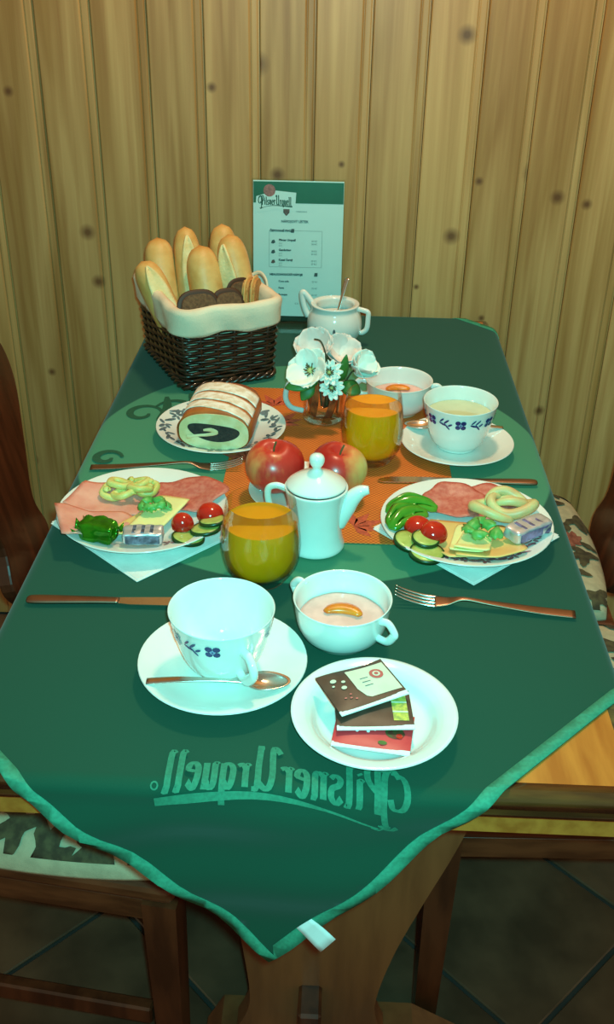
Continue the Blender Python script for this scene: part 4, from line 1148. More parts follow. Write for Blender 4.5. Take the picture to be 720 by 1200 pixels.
cucumber('cucumber slice in the middle of the stack on the left plate', -0.121, 1.021, LZ + 0.0165, 0.0185, (-0.12, -0.12, 0), 'cucumber slices on the left plate')
cucumber('cucumber slice at the back right of the stack on the left plate', -0.113, 1.030, LZ + 0.0225, 0.0165, (-0.15, -0.15, 0), 'cucumber slices on the left plate')
g = thing('foil_packet', 'shiny green foil packet at the front of the left plate', 'packet', on(-0.243, 0.997, LZ + 0.0170), radians(-14))
MB().add(*crumple(0.044, 0.026, 0.021, 12, 0.0035, 1, 6)).build('wrapper', M_FOILG, g)
for s_ in (-1, 1):
    v = []; f = []
    for i in range(5):
        for j in range(9):
            u = i / 4; q = (j - 4) / 4
            v.append((s_ * (0.019 + 0.007 * u), q * (0.010 + 0.006 * u), 0.010 + 0.010 * (u - 0.2) * cos(q * 5) + 0.004 * u))
    for i in range(4):
        for j in range(8): f.append((i * 9 + j, (i + 1) * 9 + j, (i + 1) * 9 + j + 1, i * 9 + j + 1))
    mk('wrapper_end', v, f, M_FOILG, g).modifiers.new('t', 'SOLIDIFY').thickness = 0.0006
def foil(label, x, y, z, ang, sx, sy, sz, pmat, seed, tilt=0.0):
    t = thing('foil_packet', label, 'packet', on(x, y, z), ang, None, rot=(tilt, 0, ang))
    MB().add(*crumple(sx, sy, sz, 12, 0.0022, seed, 9)).build('wrapper', M_FOIL, t)
    MB().add(*rbox(sx * 0.86, 0.0008, sz * 0.72, 0.0002, 1)).build('side_print', pmat, t, smooth=False, loc=(0, -sy / 2 - 0.0006, sz * 0.14))
    # print stripes on the top
    for k in range(3):
        MB().add(*rbox(0.004, sy * 0.7, 0.0006, 0.0002, 1)).build('top_print', pmat, t, smooth=False, loc=(sx * (-0.22 + 0.22 * k), 0, sz + 0.0004))
    return t
foil('silver foil packet with blue print at the front of the left plate', -0.190, 0.996, LZ + 0.0165, radians(4), 0.046, 0.024, 0.014, M_FOILB, 3)

# right plate
c = (0.182, 1.018); rfood('cheese_slice', 'broad orange yellow cheese slice lowest in the middle of the right plate', 'cheese', M_CHEESE2, 0, 0, c, rel(c, [(0.126, 1.040), (0.146, 1.072), (0.240, 1.062), (0.246, 1.000), (0.160, 0.972)]), 0.0024, lift=0.002, seed=6)
c = (0.205, 0.998); rfood('cheese_slice', 'orange yellow cheese slice at the front rim of the right plate', 'cheese', M_CHEESE2, 0, 0, c, rel(c, [(0.172, 1.02), (0.246, 1.03), (0.252, 0.988), (0.215, 0.968), (0.168, 0.975)]), 0.0024, lift=0.005, seed=7)
c = (0.180, 1.110); rfood('salami_slice', 'reddish salami slice at the back of the right plate, left one', 'salami', M_SALAMI, 0, 0, c, wob(0.036, 0.04, 4, 1, 1.1), 0.0016, lift=0.003, wave=0.005, seed=8, group='salami slices on the right plate')
c = (0.212, 1.112); rfood('salami_slice', 'reddish salami slice at the back of the right plate, partly under the twisted garnish', 'salami', M_SALAMI, 0, 0, c, wob(0.036, 0.04, 5, 2, 1.2), 0.0016, lift=0.001, wave=0.003, seed=9, group='salami slices on the right plate')
twist('twisted pale green pickled garnish on the right plate', 0.236, 1.090, RZ + 0.0130, radians(-8), M_CURDG, 1.08, 1)
c = (0.178, 1.016); rfood('cheese_slice', 'pale yellow cheese slice on the left of the pair on the right plate', 'cheese', M_CHEESE, 0, 0, c, rel(c, [(0.160, 0.984), (0.176, 1.050), (0.205, 1.058), (0.200, 0.980)]), 0.003, lift=0.0085, seed=10, group='pale cheese pair on the right plate')
c = (0.191, 1.008); rfood('cheese_slice', 'pale yellow cheese slice under the herb on the right plate', 'cheese', M_CHEESE, 0, 0, c, rel(c, [(0.166, 0.986), (0.187, 1.040), (0.216, 1.022), (0.205, 0.972)]), 0.003, lift=0.0125, seed=11, group='pale cheese pair on the right plate')
herb('green herb sprig on the cheese of the right plate', 0.201, 1.022, RZ + 0.0225, -0.5, 6, 2, 1.3)
def pepper(label, x, y, z, ang, L_, W_):
    t = thing('pepper_slice', label, 'pepper', on(x, y, z), 0, 'green pepper slices on the right plate', rot=(radians(14), 0, ang))
    K, J = 22, 10; out = []; v = []; f = []
    for i in range(K + 1):
        u = -1 + 2 * i / K; hw = W_ * (1 - abs(u) ** 3.0) ** 0.5 * (1 + 0.12 * cos(u * 6))
        for j in range(J + 1):
            q = -1 + 2 * j / J
            v.append((L_ * u, -0.30 * L_ * u * u + hw * q, 0.011 * sqrt(max(0, 1 - 0.85 * q * q)) * (1 - 0.5 * u * u) + 0.0035 * cos(q * 7) * (1 - u * u)))
    for i in range(K):
        for j in range(J): f.append((i * (J + 1) + j, (i + 1) * (J + 1) + j, (i + 1) * (J + 1) + j + 1, i * (J + 1) + j + 1))
    o = mk('skin', v, f, M_PEP, t); o.modifiers.new('t', 'SOLIDIFY').thickness = 0.0035
    edge = [Vector(v[i * (J + 1)]) for i in range(K + 1)]
    MB().add(*tube([p + Vector((0, 0.0005, 0.0005)) for p in edge], 0.0016, 8)).build('cut_edge', M_PEPI, t)
    return t
pepper('green pepper slice at the back of the right plate, upper one', 0.122, 1.088, RZ + 0.0175, radians(12), 0.030, 0.013)
pepper('green pepper slice at the left rim of the right plate, lower one', 0.112, 1.056, RZ + 0.0200, radians(42), 0.028, 0.014)
dome('tomato_half', 'tomato half at the left, partly behind the other on the right plate', 0.1290, 1.034, RZ + 0.0195, 0.0165, 0.013, M_TOM, (0.25, 0.0, 0), 'tomato halves on the right plate')
dome('tomato_half', 'tomato half at the right, nearest the cheese on the right plate', 0.1460, 1.018, RZ + 0.0215, 0.0165, 0.015, M_TOM, (0.2, 0.25, 0.3), 'tomato halves on the right plate')
cucumber('cucumber slice under the tomato halves at the left rim of the right plate', 0.118, 1.008, RZ + 0.0155, 0.0195, (0.10, 0.20, 0), 'cucumber slices on the right plate')
cucumber('cucumber slice in front of the tomato halves on the right plate', 0.136, 1.006, RZ + 0.0205, 0.0165, (0.10, 0.10, 0), 'cucumber slices on the right plate')
cucumber('cucumber slice nearest the front rim of the right plate', 0.137, 0.986, RZ + 0.0140, 0.0205, (0.06, 0.05, 0), 'cucumber slices on the right plate')
foil('silver foil packet with violet print at the right rim of the right plate', 0.257, 1.030, RZ + 0.0195, radians(38), 0.058, 0.026, 0.015, M_FOILV, 5, 0.0)

# ------------------------------------------------------------------ sachets on the small plate
def sachet(label, corner, ang, sx, sy, z, tilt, face, kind):
    t = thing('tea_sachet', label, 'sachet', on(corner[0], corner[1], z), 0, 'paper sachets on the small plate', rot=(tilt[0], tilt[1], ang))
    # origin at the front left corner; seam along the front edge
    v = []; f = []; n1, n2 = 12, 8
    for s_ in (1, -1):
        for i in range(n1 + 1):
            for j in range(n2 + 1):
                u, q = i / n1, j / n2; puff = 0.0026 * (max(0, sin(pi * u)) * max(0, sin(pi * q))) ** 0.5
                v.append((u * sx, q * sy, 0.0008 * s_ + s_ * puff + 0.0016 * sin(u * 5 + 1) * q + 0.003))
    N1 = (n1 + 1) * (n2 + 1)
    for s_ in (0, 1):
        for i in range(n1):
            for j in range(n2): f.append(tuple(s_ * N1 + q for q in (i * (n2 + 1) + j, (i + 1) * (n2 + 1) + j, (i + 1) * (n2 + 1) + j + 1, i * (n2 + 1) + j + 1)))
    MB().add(v, f).build('packet', face, t)
    def zt(u, q): return 0.0008 + 0.0026 * (max(0, sin(pi * u)) * max(0, sin(pi * q))) ** 0.5 + 0.0016 * sin(u * 5 + 1) * q + 0.003 + 0.0004
    MB().add(*rbox(sx * 1.0, 0.0058, 0.0016, 0.0004, 1)).build('white_seam', M_BAGW, t, smooth=False, loc=(sx / 2, 0.0012, 0.0026))
    def patch(nm, mat, poly, o=0.0):
        # poly in (u,q); fan with subdivision through a bounding grid of thin strips
        us = [p[0] for p in poly]; K = 10; vv = []; ff = []
        u0, u1 = min(us), max(us)
        for i in range(K + 1):
            u = u0 + (u1 - u0) * i / K; qs = []
            for a, b in zip(poly, poly[1:] + poly[:1]):
                if abs(b[0] - a[0]) > 1e-9 and min(a[0], b[0]) - 1e-9 <= u <= max(a[0], b[0]) + 1e-9: qs.append(a[1] + (b[1] - a[1]) * (u - a[0]) / (b[0] - a[0]))
            q0, q1 = min(qs), max(qs)
            for k in range(6):
                q = q0 + (q1 - q0) * k / 5; vv.append((u * sx, q * sy, zt(u, q) + o))
        for i in range(K):
            for k in range(5): ff.append((i * 6 + k, (i + 1) * 6 + k, (i + 1) * 6 + k + 1, i * 6 + k + 1))
        return mk(nm, vv, ff, mat, t)
    def circ(u, q, r, asp): return [(u + r * cos(a), q + r * asp * sin(a)) for a in [2 * pi * i / 16 + 0.01 for i in range(16)]]
    asp = sx / sy
    if kind == 0:
        patch('cream_panel', M_BAGC, [(0.43, 0.30), (0.47, 0.14), (0.97, 0.14), (0.97, 0.90), (0.40, 0.90), (0.40, 0.40)])
        patch('red_seal', M_SEALR, circ(0.78, 0.64, 0.10, asp), 0.0004)
        patch('seal_centre', M_BAGC, circ(0.78, 0.64, 0.055, asp), 0.0007)
        patch('seal_dot', M_SEALR, circ(0.78, 0.64, 0.03, asp), 0.0010)
        for (u, q, r) in [(0.17, 0.74, 0.045), (0.29, 0.66, 0.03), (0.25, 0.52, 0.04), (0.13, 0.62, 0.02)]: patch('cup_print', M_BAGC, circ(u, q, r, asp * 0.8), 0.0004)
        for (u, q) in [(0.25, 0.25), (0.31, 0.20), (0.18, 0.28), (0.27, 0.33)]: patch('bean_print', M_SEALR, circ(u, q, 0.018, asp * 0.7), 0.0004)
        for k in range(3): patch('small_print', M_INK, [(0.52, 0.62 - 0.10 * k), (0.64, 0.62 - 0.10 * k), (0.64, 0.605 - 0.10 * k), (0.52, 0.605 - 0.10 * k)], 0.0004)
    elif kind == 1:
        patch('yellow_panel', M_BAGY, [(0.74, 0.16), (0.94, 0.16), (0.94, 0.9), (0.74, 0.9)])
        for k in range(2): patch('panel_line', M_BAGC, [(0.74, 0.36 + 0.26 * k), (0.94, 0.36 + 0.26 * k), (0.94, 0.40 + 0.26 * k), (0.74, 0.40 + 0.26 * k)], 0.0004)
        patch('crest_print', M_BAGC, circ(0.36, 0.50, 0.035, asp), 0.0002)
    else:
        patch('fruit_print', M_BAGD, circ(0.78, 0.45, 0.13, asp * 0.8))
        patch('fruit_print', M_LEAF, circ(0.64, 0.16, 0.06, asp * 0.6), 0.0003)
        patch('fruit_print', M_TOM, circ(0.84, 0.38, 0.045, asp), 0.0004)
        patch('seal_print', M_SEALR, circ(0.47, 0.62, 0.10, asp * .7), 0.0003)
        for k, (u, q) in enumerate([(0.30, 0.36), (0.37, 0.42), (0.44, 0.38), (0.52, 0.45)]):
            patch('script_print', M_BAGW, circ(u, q, 0.022, asp * 1.2), 0.0005)
    return t
SZ = Z0 + 0.0125
sachet('red sachet with fruit print at the bottom of the sachet stack', (0.033, 0.674), radians(-8), 0.070, 0.050, SZ - 0.0005, (0.0, 0.0), M_BAGR, 2)
sachet('brown sachet with a yellow panel in the middle of the stack', (0.038, 0.687), radians(4), 0.070, 0.050, SZ + 0.0058, (0.02, 0), M_BAGB, 1)
sachet('brown and cream sachet with a red seal on top of the stack', (0.0415, 0.697), radians(28), 0.070, 0.053, SZ + 0.0130, (0.02, -0.02), M_BAGB, 0)

# ------------------------------------------------------------------ bread basket
BC = (-0.188, 1.590); BA = radians(27); BH = 0.128
bas = thing('bread_basket', 'dark wicker bread basket with a cream cloth liner', 'basket', on(BC[0], BC[1], Z0), BA)
def rrect(hx, hy, r, n):
    """n points round a rounded rectangle with outward normals"""
    segs = [(2 * (hy - r)), pi * r / 2, 2 * (hx - r), pi * r / 2] * 2
    tot = sum(segs); out = []
    for i in range(n):
        d = tot * i / n; k = 0
        while d > segs[k]: d -= segs[k]; k += 1
        q = k // 2
        sgn = [(1, 1), (-1, 1), (-1, -1), (1, -1)]
        if k % 2 == 1:
            cx, cy = [(hx - r, hy - r), (-(hx - r), hy - r), (-(hx - r), -(hy - r)), (hx - r, -(hy - r))][q]
            a = q * pi / 2 + d / r; nn = Vector((cos(a), sin(a), 0)); p = Vector((cx, cy, 0)) + nn * r
        else:
            if q == 0: p, nn = Vector((hx, -(hy - r) + d, 0)), Vector((1, 0, 0))
            elif q == 1: p, nn = Vector((hx - r - d, hy, 0)), Vector((0, 1, 0))
            elif q == 2: p, nn = Vector((-hx, hy - r - d, 0)), Vector((-1, 0, 0))
            else: p, nn = Vector((-(hx - r) + d, -hy, 0)), Vector((0, -1, 0))
        out.append((p, nn))
    return out, tot
def bdim(z): t = z / BH; return 0.076 + 0.008 * t, 0.101 + 0.010 * t
NST = 26; NP = NST * 8; rows = 17
wv = MB()
for k in range(rows):
    z = 0.018 + k * 0.0058; hx, hy = bdim(z); pts, tot = rrect(hx, hy, 0.016, NP)
    path = [p + nn * (0.0022 * sin(pi * NST * i / NP + (pi if k % 2 else 0))) + Vector((0, 0, z + 0.0006 * noise.noise(Vector((i * .2, k, 0))))) for i, (p, nn) in enumerate(pts)]
    wv.add(*tube(path, 0.0031, 6, closed=True, flat=0.9))
tag(wv.build('weave', M_WICK, bas), 'woven dark willow strands', kind='stuff')
hx, hy = bdim(0); sp0, _ = rrect(hx, hy, 0.016, NST); hx, hy = bdim(BH); sp1, _ = rrect(hx, hy, 0.016, NST)
for (a, n1), (b, n2) in zip(sp0, sp1):
    MB().add(*tube([a + Vector((0, 0, 0.004)), a.lerp(b, .5) + Vector((0, 0, BH / 2)), b + Vector((0, 0, BH - 0.004))], 0.0028, 6)).build('stake', M_WICK, bas)
for q in range(3):
    hx, hy = bdim(0.01); pts, tot = rrect(hx + 0.0015, hy + 0.0015, 0.016, 120)
    path = [p + nn * (0.0036 * cos(2 * pi * 15 * i / 120 + q * 2.09)) + Vector((0, 0, 0.0085 + 0.0042 * sin(2 * pi * 15 * i / 120 + q * 2.09))) for i, (p, nn) in enumerate(pts)]
    MB().add(*tube(path, 0.0036, 7, closed=True)).build('bottom_braid', M_WICK, bas)
hx, hy = bdim(0); MB().add(*rbox(2 * hx - 0.008, 2 * hy - 0.008, 0.006, 0.002, 1)).build('basket_bottom', M_WICK, bas, smooth=False, loc=(0, 0, 0.006))
# liner: swept profile (outward offset, height) around the rim
lp = [(0.0085, BH - 0.034), (0.0090, BH - 0.030), (0.0080, BH - 0.012), (0.0085, BH + 0.000), (0.0060, BH + 0.006), (0.0000, BH + 0.0085), (-0.0070, BH + 0.006), (-0.0100, BH - 0.004), (-0.0115, BH - 0.03), (-0.0140, 0.040), (-0.0160, 0.020)]
NL = 96; v = []; f = []
ref, _ = rrect(0.084, 0.111, 0.022, NL)
for i, (p, nn) in enumerate(ref):
    for k, (o_, z_) in enumerate(lp):
        sc = 1.0 - 0.08 * (BH - min(z_, BH)) / BH
        w_ = 0.0012 * sin(i * 0.9 + k) * (1 if k < 4 else 0.5) + 0.001 * noise.noise(Vector((i * .4, k * .5, 2)))
        zz = z_ + (0.0018 * sin(i * 0.55) if k == 0 else 0) + 0.003 * noise.noise(Vector((p.x * 20, p.y * 20, 0)))
        q = p * sc + nn * (o_ + w_); v.append((q.x, q.y, zz))
K = len(lp)
for i in range(NL):
    i2 = (i + 1) % NL
    for k in range(K - 1): f.append((i * K + k, i2 * K + k, i2 * K + k + 1, i * K + k + 1))
f.append(tuple(i * K + K - 1 for i in range(NL)))
ln = MB().add(v, f).build('liner', M_LINER, bas); ln.modifiers.new('t', 'SOLIDIFY').thickness = 0.0015
tag(ln, 'cream cotton liner folded over the rim')
MB().add(*tube(spl([(0.090, 0.03, BH + 0.002), (0.100, 0.015, BH + 0.010), (0.103, -0.005, BH + 0.002), (0.099, -0.02, BH - 0.018), (0.094, -0.028, BH - 0.030)], 6), 0.0030, 8, flat=0.6, up=(1, 0, 0))).build('liner_tie', M_LINER, bas)

# rolls standing in the basket
def roll(label, tip, base, R, split=None, seed=0):
    T_, B_ = Vector(tip), Vector(base); ax = (T_ - B_); L_ = ax.length
    t = thing('bread_roll', label, 'bread', (B_.x, B_.y, ZT + B_.z), 0, 'long bread rolls in the basket')
    t.rotation_euler = ax.to_track_quat('Z', 'Y').to_euler()
    n = 30; pr = []
    for i in range(n + 1):
        u = i / n; e = abs(2 * u - 1)
        pr.append((R * (1 - e ** 4.5) ** 0.5, u * L_))
    v, f = lathe(pr, 28)
    v = [Vector((q[0], q[1], q[2])) * 1.0 + Vector((q[0], q[1], 0)) * (0.06 * noise.noise(Vector((q[0] * 30 + seed, q[1] * 30, q[2] * 18)))) for q in map(Vector, v)]
    MB().add(v, f).build('crust', M_CRUST, t)
    if split is not None:
        # pale open split running down the roll, facing the world direction 'split'
        qinv = ax.to_track_quat('Z', 'Y').inverted(); d = qinv @ Vector(split); a0 = atan2(d.y, d.x)
        v = []; f = []; n1, n2 = 22, 8
        for i in range(n1 + 1):
            u = 0.10 + 0.82 * i / n1; e = abs(2 * u - 1); r = R * (1 - e ** 4.5) ** 0.5
            hw = 0.62 * sin(pi * (i / n1) * 0.96 + 0.06) ** 0.5
            for j in range(n2 + 1):
                a = a0 + hw * (2 * j / n2 - 1); rr = r * 1.035 - 0.004 * cos((2 * j / n2 - 1) * pi / 2) + 0.0012
                v.append((rr * cos(a), rr * sin(a), u * L_))
        for i in range(n1):
            for j in range(n2): f.append((i * (n2 + 1) + j, (i + 1) * (n2 + 1) + j, (i + 1) * (n2 + 1) + j + 1, i * (n2 + 1) + j + 1))
        o = mk('split', v, f, M_CRUMB, t); o.modifiers.new('t', 'SOLIDIFY').thickness = 0.003
    return t
roll('bread roll standing at the back left of the basket', (-0.272, 1.640, 0.197), (-0.250, 1.592, 0.050), 0.0255, None, 1)
roll('bread roll leaning at the left rim, in front of the back left roll', (-0.288, 1.580, 0.175), (-0.222, 1.545, 0.050), 0.0235, (0.5, -1, 0.3), 2)
roll('bread roll with a pale split in the middle of the basket, tall and behind', (-0.226, 1.640, 0.216), (-0.208, 1.595, 0.050), 0.0215, (0.3, -1, 0.2), 3)
roll('rounded bread roll in the middle front of the basket', (-0.196, 1.588, 0.201), (-0.170, 1.545, 0.050), 0.0265, None, 4)
roll('bread roll at the back right of the basket, behind the split one', (-0.168, 1.655, 0.218), (-0.150, 1.615, 0.050), 0.0240, None, 5)
roll('bread roll with a wide pale split at the right of the basket', (-0.152, 1.605, 0.215), (-0.118, 1.572, 0.055), 0.0250, (-0.55, -1, 0.2), 6)
def slice_(label, x, y, z, rot, mat, sx=0.046, sz=0.050, th=0.010):
    t = thing('bread_slice', label, 'bread', on(x, y, z), 0, 'bread slices in the basket', rot=rot)
    ol = []
    for i in range(28):
        a = 2 * pi * i / 28; c_, s_ = cos(a), sin(a); e = 2 / 3.0
        ol.append((sx / 2 * math.copysign(abs(c_) ** e, c_), sz / 2 + sz / 2 * math.copysign(abs(s_) ** e, s_)))
    MB().add(*prism(ol, th, 'y', -th / 2)).build('crumb', mat, t, smooth=False)
    ring = [(p[0] * 1.02, 0, (p[1] - sz / 2) * 1.02 + sz / 2) for p in ol]
    MB().add(*tube(ring, th / 2 * 0.98, 8, closed=True, flat=0.28, up=(0, 1, 0))).build('slice_crust', M_RYEC if mat is M_RYE else M_CRUST, t)
    return t
def bl(a, b): return BC[0] + a * cos(BA) - b * sin(BA), BC[1] + a * sin(BA) + b * cos(BA)
slice_('dark rye slice at the front left of the basket', *bl(-0.040, -0.086), 0.092, (-0.30, 0.0, BA - 0.05), M_RYE, 0.056, 0.058, 0.013)
slice_('dark rye slice in the front middle of the basket, beside the left one', *bl(0.010, -0.084), 0.090, (-0.30, 0.0, BA + 0.05), M_RYE, 0.044, 0.056, 0.013)
slice_('dark rye slice at the front right of the basket', *bl(0.036, -0.062), 0.090, (-0.15, 0.05, BA + 0.25), M_RYE, 0.044, 0.064, 0.011)
slice_('light brown bread slice against the right rim of the basket, inner one', *bl(0.052, -0.052), 0.094, (0, 0.1, radians(78)), M_RYE2, 0.046, 0.060, 0.010)
slice_('light brown bread slice against the right rim of the basket, outer one', *bl(0.064, -0.049), 0.092, (0, 0.1, radians(80)), M_RYE2, 0.046, 0.060, 0.010)

# ------------------------------------------------------------------ menu card in an acrylic stand
MX, MW, MH = -0.050, 0.163, 0.252
ms = thing('menu_stand', 'clear acrylic stand with a drinks menu against the wall', 'menu', on(MX, 1.795, Z0), radians(1.0))
lean = radians(-5.5)
card = MB().add(*rbox(MW - 0.004, 0.0008, MH - 0.014, 0, cz=MH / 2 + 0.006)).build('menu_card', M_CARD, ms, smooth=False, rot=(lean, 0, 0))
MB().add(*rbox(MW, 0.0016, MH, 0.0004, 1, cz=MH / 2)).build('back_sheet', M_ACRY, ms, smooth=False, rot=(lean, 0, 0), loc=(0, 0.0022, 0.002))
MB().add(*rbox(MW, 0.0016, MH, 0.0004, 1, cz=MH / 2)).build('front_sheet', M_ACRY, ms, smooth=False, rot=(lean, 0, 0), loc=(0, -0.0024, 0.002))
MB().add(*rbox(MW, 0.060, 0.002, 0.0005, 1)).build('stand_base', M_ACRY, ms, smooth=False, loc=(0, -0.024, 0))
yp = -0.0007
def cprint(nm, v, f, mat, dx, dz, lay=0):
    return mk(nm, [(q[0] + dx, yp - 0.0001 * lay, q[1] + dz) for q in v], f, mat, card, smooth=False)
def rect(w_, h_): return [(-w_ / 2, -h_ / 2), (w_ / 2, -h_ / 2), (w_ / 2, h_ / 2), (-w_ / 2, h_ / 2)], [(0, 1, 2, 3)]
topz = MH - 0.002
cprint('green_header', *rect(MW - 0.005, 0.036), M_CGREEN, 0, topz - 0.019)
bn = [(-0.036, -0.018), (0.0, -0.012), (0.034, -0.015), (0.036, 0.017), (0.0, 0.020), (-0.034, 0.010)]
cprint('logo_panel', bn, [tuple(range(6))], M_CARD, -0.040, topz - 0.036, 1)
Qc, Wc = logo_strips(0.15)
v = []; f = []
for q in Qc:
    n = len(v); v += [(p.x * 0.056 / Wc, p.y * 0.0125) for p in q]; f.append((n, n + 1, n + 2, n + 3))
cprint('logo_lettering', v, f, M_CLOGO, -0.068, topz - 0.040, 2)
cv = [(0.0105 * cos(2 * pi * i / 20), 0.0105 * sin(2 * pi * i / 20)) for i in range(20)]
cprint('seal_print', cv, [tuple(range(20))], M_CREST, -0.051, topz - 0.016, 2)
cprint('crest_print', [(-.0055, .005), (.0055, .005), (.0055, -.001), (0, -.007), (-.0055, -.001)], [(0, 4, 3, 2, 1)], M_CRESTD, -0.021, topz - 0.052, 2)
def ctext(s_, size, dx, dz, bold=0.0, al='LEFT'):
    v, f = text_mesh(s_, size, al, bold)
    cprint('menu_text', [(q.x, q.y) for q in v], f, M_INK, dx, dz, 2)
ctext('N\u00c1POJOV\u00dd L\u00cdSTEK', 0.0058, -0.006, topz - 0.070, 0.0002, 'CENTER')
ctext('restaurace', 0.0045, -0.004, topz - 0.052)
ctext('\u010cEPOVAN\u00c9 PIVO', 0.0050, -0.050, topz - 0.086, 0.0003)
for k, nm in enumerate(['Pilsner Urquell', 'Gambrinus', 'Kozel \u010dern\u00fd']):
    z_ = topz - 0.102 - 0.0175 * k
    ctext(nm, 0.0050, -0.034, z_, 0.0003); ctext('0,5 l', 0.0036, -0.034, z_ - 0.0055); ctext('0,3 l', 0.0036, -0.034, z_ - 0.0095)
    ctext('30 K\u010d', 0.0042, 0.024, z_ - 0.001); ctext('20 K\u010d', 0.0042, 0.024, z_ - 0.0062)
    mark = [(-.004, -.003), (0, -.004), (.004, -.002), (.002, .003), (-.002, .002)]
    cprint('beer_mark', mark, [(0, 1, 2, 3, 4)], M_CRESTD if k == 2 else M_INK, -0.044, z_ - 0.001, 2)
for (w_, h_, dx, dz) in [(0.094, 0.0004, -0.004, topz - 0.084), (0.0004, 0.064, 0.043, topz - 0.116), (0.094, 0.0004, -0.004, topz - 0.148), (0.0004, 0.064, -0.051, topz - 0.116)]:
    cprint('frame_line', *rect(w_, h_), M_INK, dx, dz, 2)
ctext('NEALKOHOLICK\u00c9 N\u00c1POJE', 0.0050, -0.050, topz - 0.163, 0.0003)
for (dx, dz) in [(-0.010, topz - 0.0843), (0.033, topz - 0.161)]:
    cprint('cup_mark', [(-.003, -.003), (.003, -.003), (.0036, .0035), (-.002, .0035)], [(0, 1, 2, 3)], M_INK, dx, dz, 3)
for k, nm in enumerate(['Coca cola', 'Fanta', 'Bonaqua']):
    z_ = topz - 0.175 - 0.012 * k; ctext(nm, 0.0046, -0.034, z_, 0.0002); ctext('25 K\u010d', 0.0042, 0.026, z_)
for k in range(3): ctext('0,2 l', 0.0042, -0.004 + 0.013 * k, topz - 0.215)

# ------------------------------------------------------------------ sugar bowl with spoon
SC = (0.020, 1.700)
sb = thing('sugar_bowl', 'white porcelain sugar bowl without lid in front of the menu', 'bowl', on(SC[0], SC[1], Z0))
SB = [(0, .003), (.026, .003), (.027, 0), (.030, 0), (.032, .004), (.0425, .014), (.0480, .028), (.0480, .042), (.0440, .056), (.0405, .062), (.0410, .068), (.0425, .0715), (.0410, .0730), (.0330, .0715), (.0315, .068), (.0400, .054), (.0445, .040), (.0440, .028), (.036, .014), (0, .008)]
sharp(MB().add(*lathe(smoothprof(SB, 1), 56)).build('bowl_body', M_WHITE, sb), 75)
MB().add(*tube(spl([(.036, 0, .066), (.050, 0, .064), (.0585, 0, .061), (.0590, 0, .050), (.0575, 0, .032), (.050, 0, .024), (.044, 0, .024)], 5), 0.0046, 10, flat=0.75, up=(0, 1, 0))).build('handle', M_WHITE, sb, rot=(0, 0, radians(-12)))
MB().add(*tube(spl([(-.036, 0, .062), (-.044, 0, .074), (-.053, 0, .084), (-.057, 0, .086), (-.058, 0, .078), (-.054, 0, .060), (-.047, 0, .044)], 5), 0.0056, 10, flat=0.75, up=(0, 1, 0))).build('handle', M_WHITE, sb, rot=(0, 0, radians(-10)))
o = MB().add(*pslab(lambda a: 0.0385, 0.005, lambda x, y: 0.001 * noise.noise(Vector((x * 80, y * 80, 0))), 8, 36, 0.003)).build('sugar', M_SUGAR, loc=on(SC[0], SC[1], Z0 + 0.046)); tag(o, 'white sugar in the sugar bowl', 'sugar')
vfl = MB()
for k in range(6):
    a = radians(200 + 14 * k); r = 0.0484
    for z_, h_ in ((0.022 + 0.004 * (k % 3), 0.012),):
        pts = [(r * cos(a + .05 * cos(q)), r * sin(a + .05 * cos(q)), z_ + h_ * .5 * (1 + sin(q))) for q in [2 * pi * i / 8 for i in range(8)]]
        vfl.add(pts, [tuple(range(8))])
vfl.build('floral_print', M_GREYFL, sb, smooth=False)['kind'] = 'stuff'
t = thing('tea_spoon', 'teaspoon standing in the sugar bowl', 'spoon', on(0.040, 1.722, Z0 + 0.110), 0, 'steel teaspoons')
ax = Vector((0.026, 1.690, Z0 + 0.046)) - Vector((0.044, 1.722, Z0 + 0.112)); t.rotation_euler = ax.to_track_quat('X', 'Z').to_euler()
MB().add(*sweep(spl([(0, 0, 0), (.03, 0, .0008), (.07, 0, 0), (.078, 0, 0)], 5), spl1([.008, .006, .004, .004], 5), [.0018] * 16, 10)).build('handle', M_STEEL, t)

# ------------------------------------------------------------------ vase of white flowers
VC = (0.009, 1.382)
vs = thing('flower_vase', 'small clear glass vase with a handle, holding white flowers', 'vase', on(VC[0], VC[1], ZM))
MB().add(*lathe(smoothprof([(0, 0), (.029, 0), (.0300, .003), (.0295, .02), (.0315, .045), (.0335, .070)], 1) + [(.0318, .070), (.0298, .045), (.0278, .02), (.027, .009), (0, .008)], 48)).build('glass_wall', M_GLASS, vs)
MB().add(*tube(spl([(-.031, 0, .062), (-.045, 0, .064), (-.054, 0, .052), (-.056, 0, .034), (-.048, 0, .020), (-.030, 0, .014)], 6), 0.0042, 10, flat=0.8, up=(0, 1, 0))).build('handle', pm('frosted_glass', (200, 210, 206), 0.15, coat=0.5), vs, rot=(0, 0, radians(8)))
# wound copper coloured ribbon inside
for k in range(5):
    a0 = k * 1.26
    MB().add(*sweep(spl([(0.020 * cos(a0), 0.020 * sin(a0), 0.010), (0.0225 * cos(a0 + .3), 0.0225 * sin(a0 + .3), 0.030), (0.024 * cos(a0 + .4), 0.024 * sin(a0 + .4), 0.050), (0.0235 * cos(a0 + .3), 0.0235 * sin(a0 + .3), 0.064)], 5), [0.014] * 16, [0.0016] * 16, 8, up=(cos(a0 + .3), sin(a0 + .3), 0))).build('ribbon_filling', M_VFILL, vs)

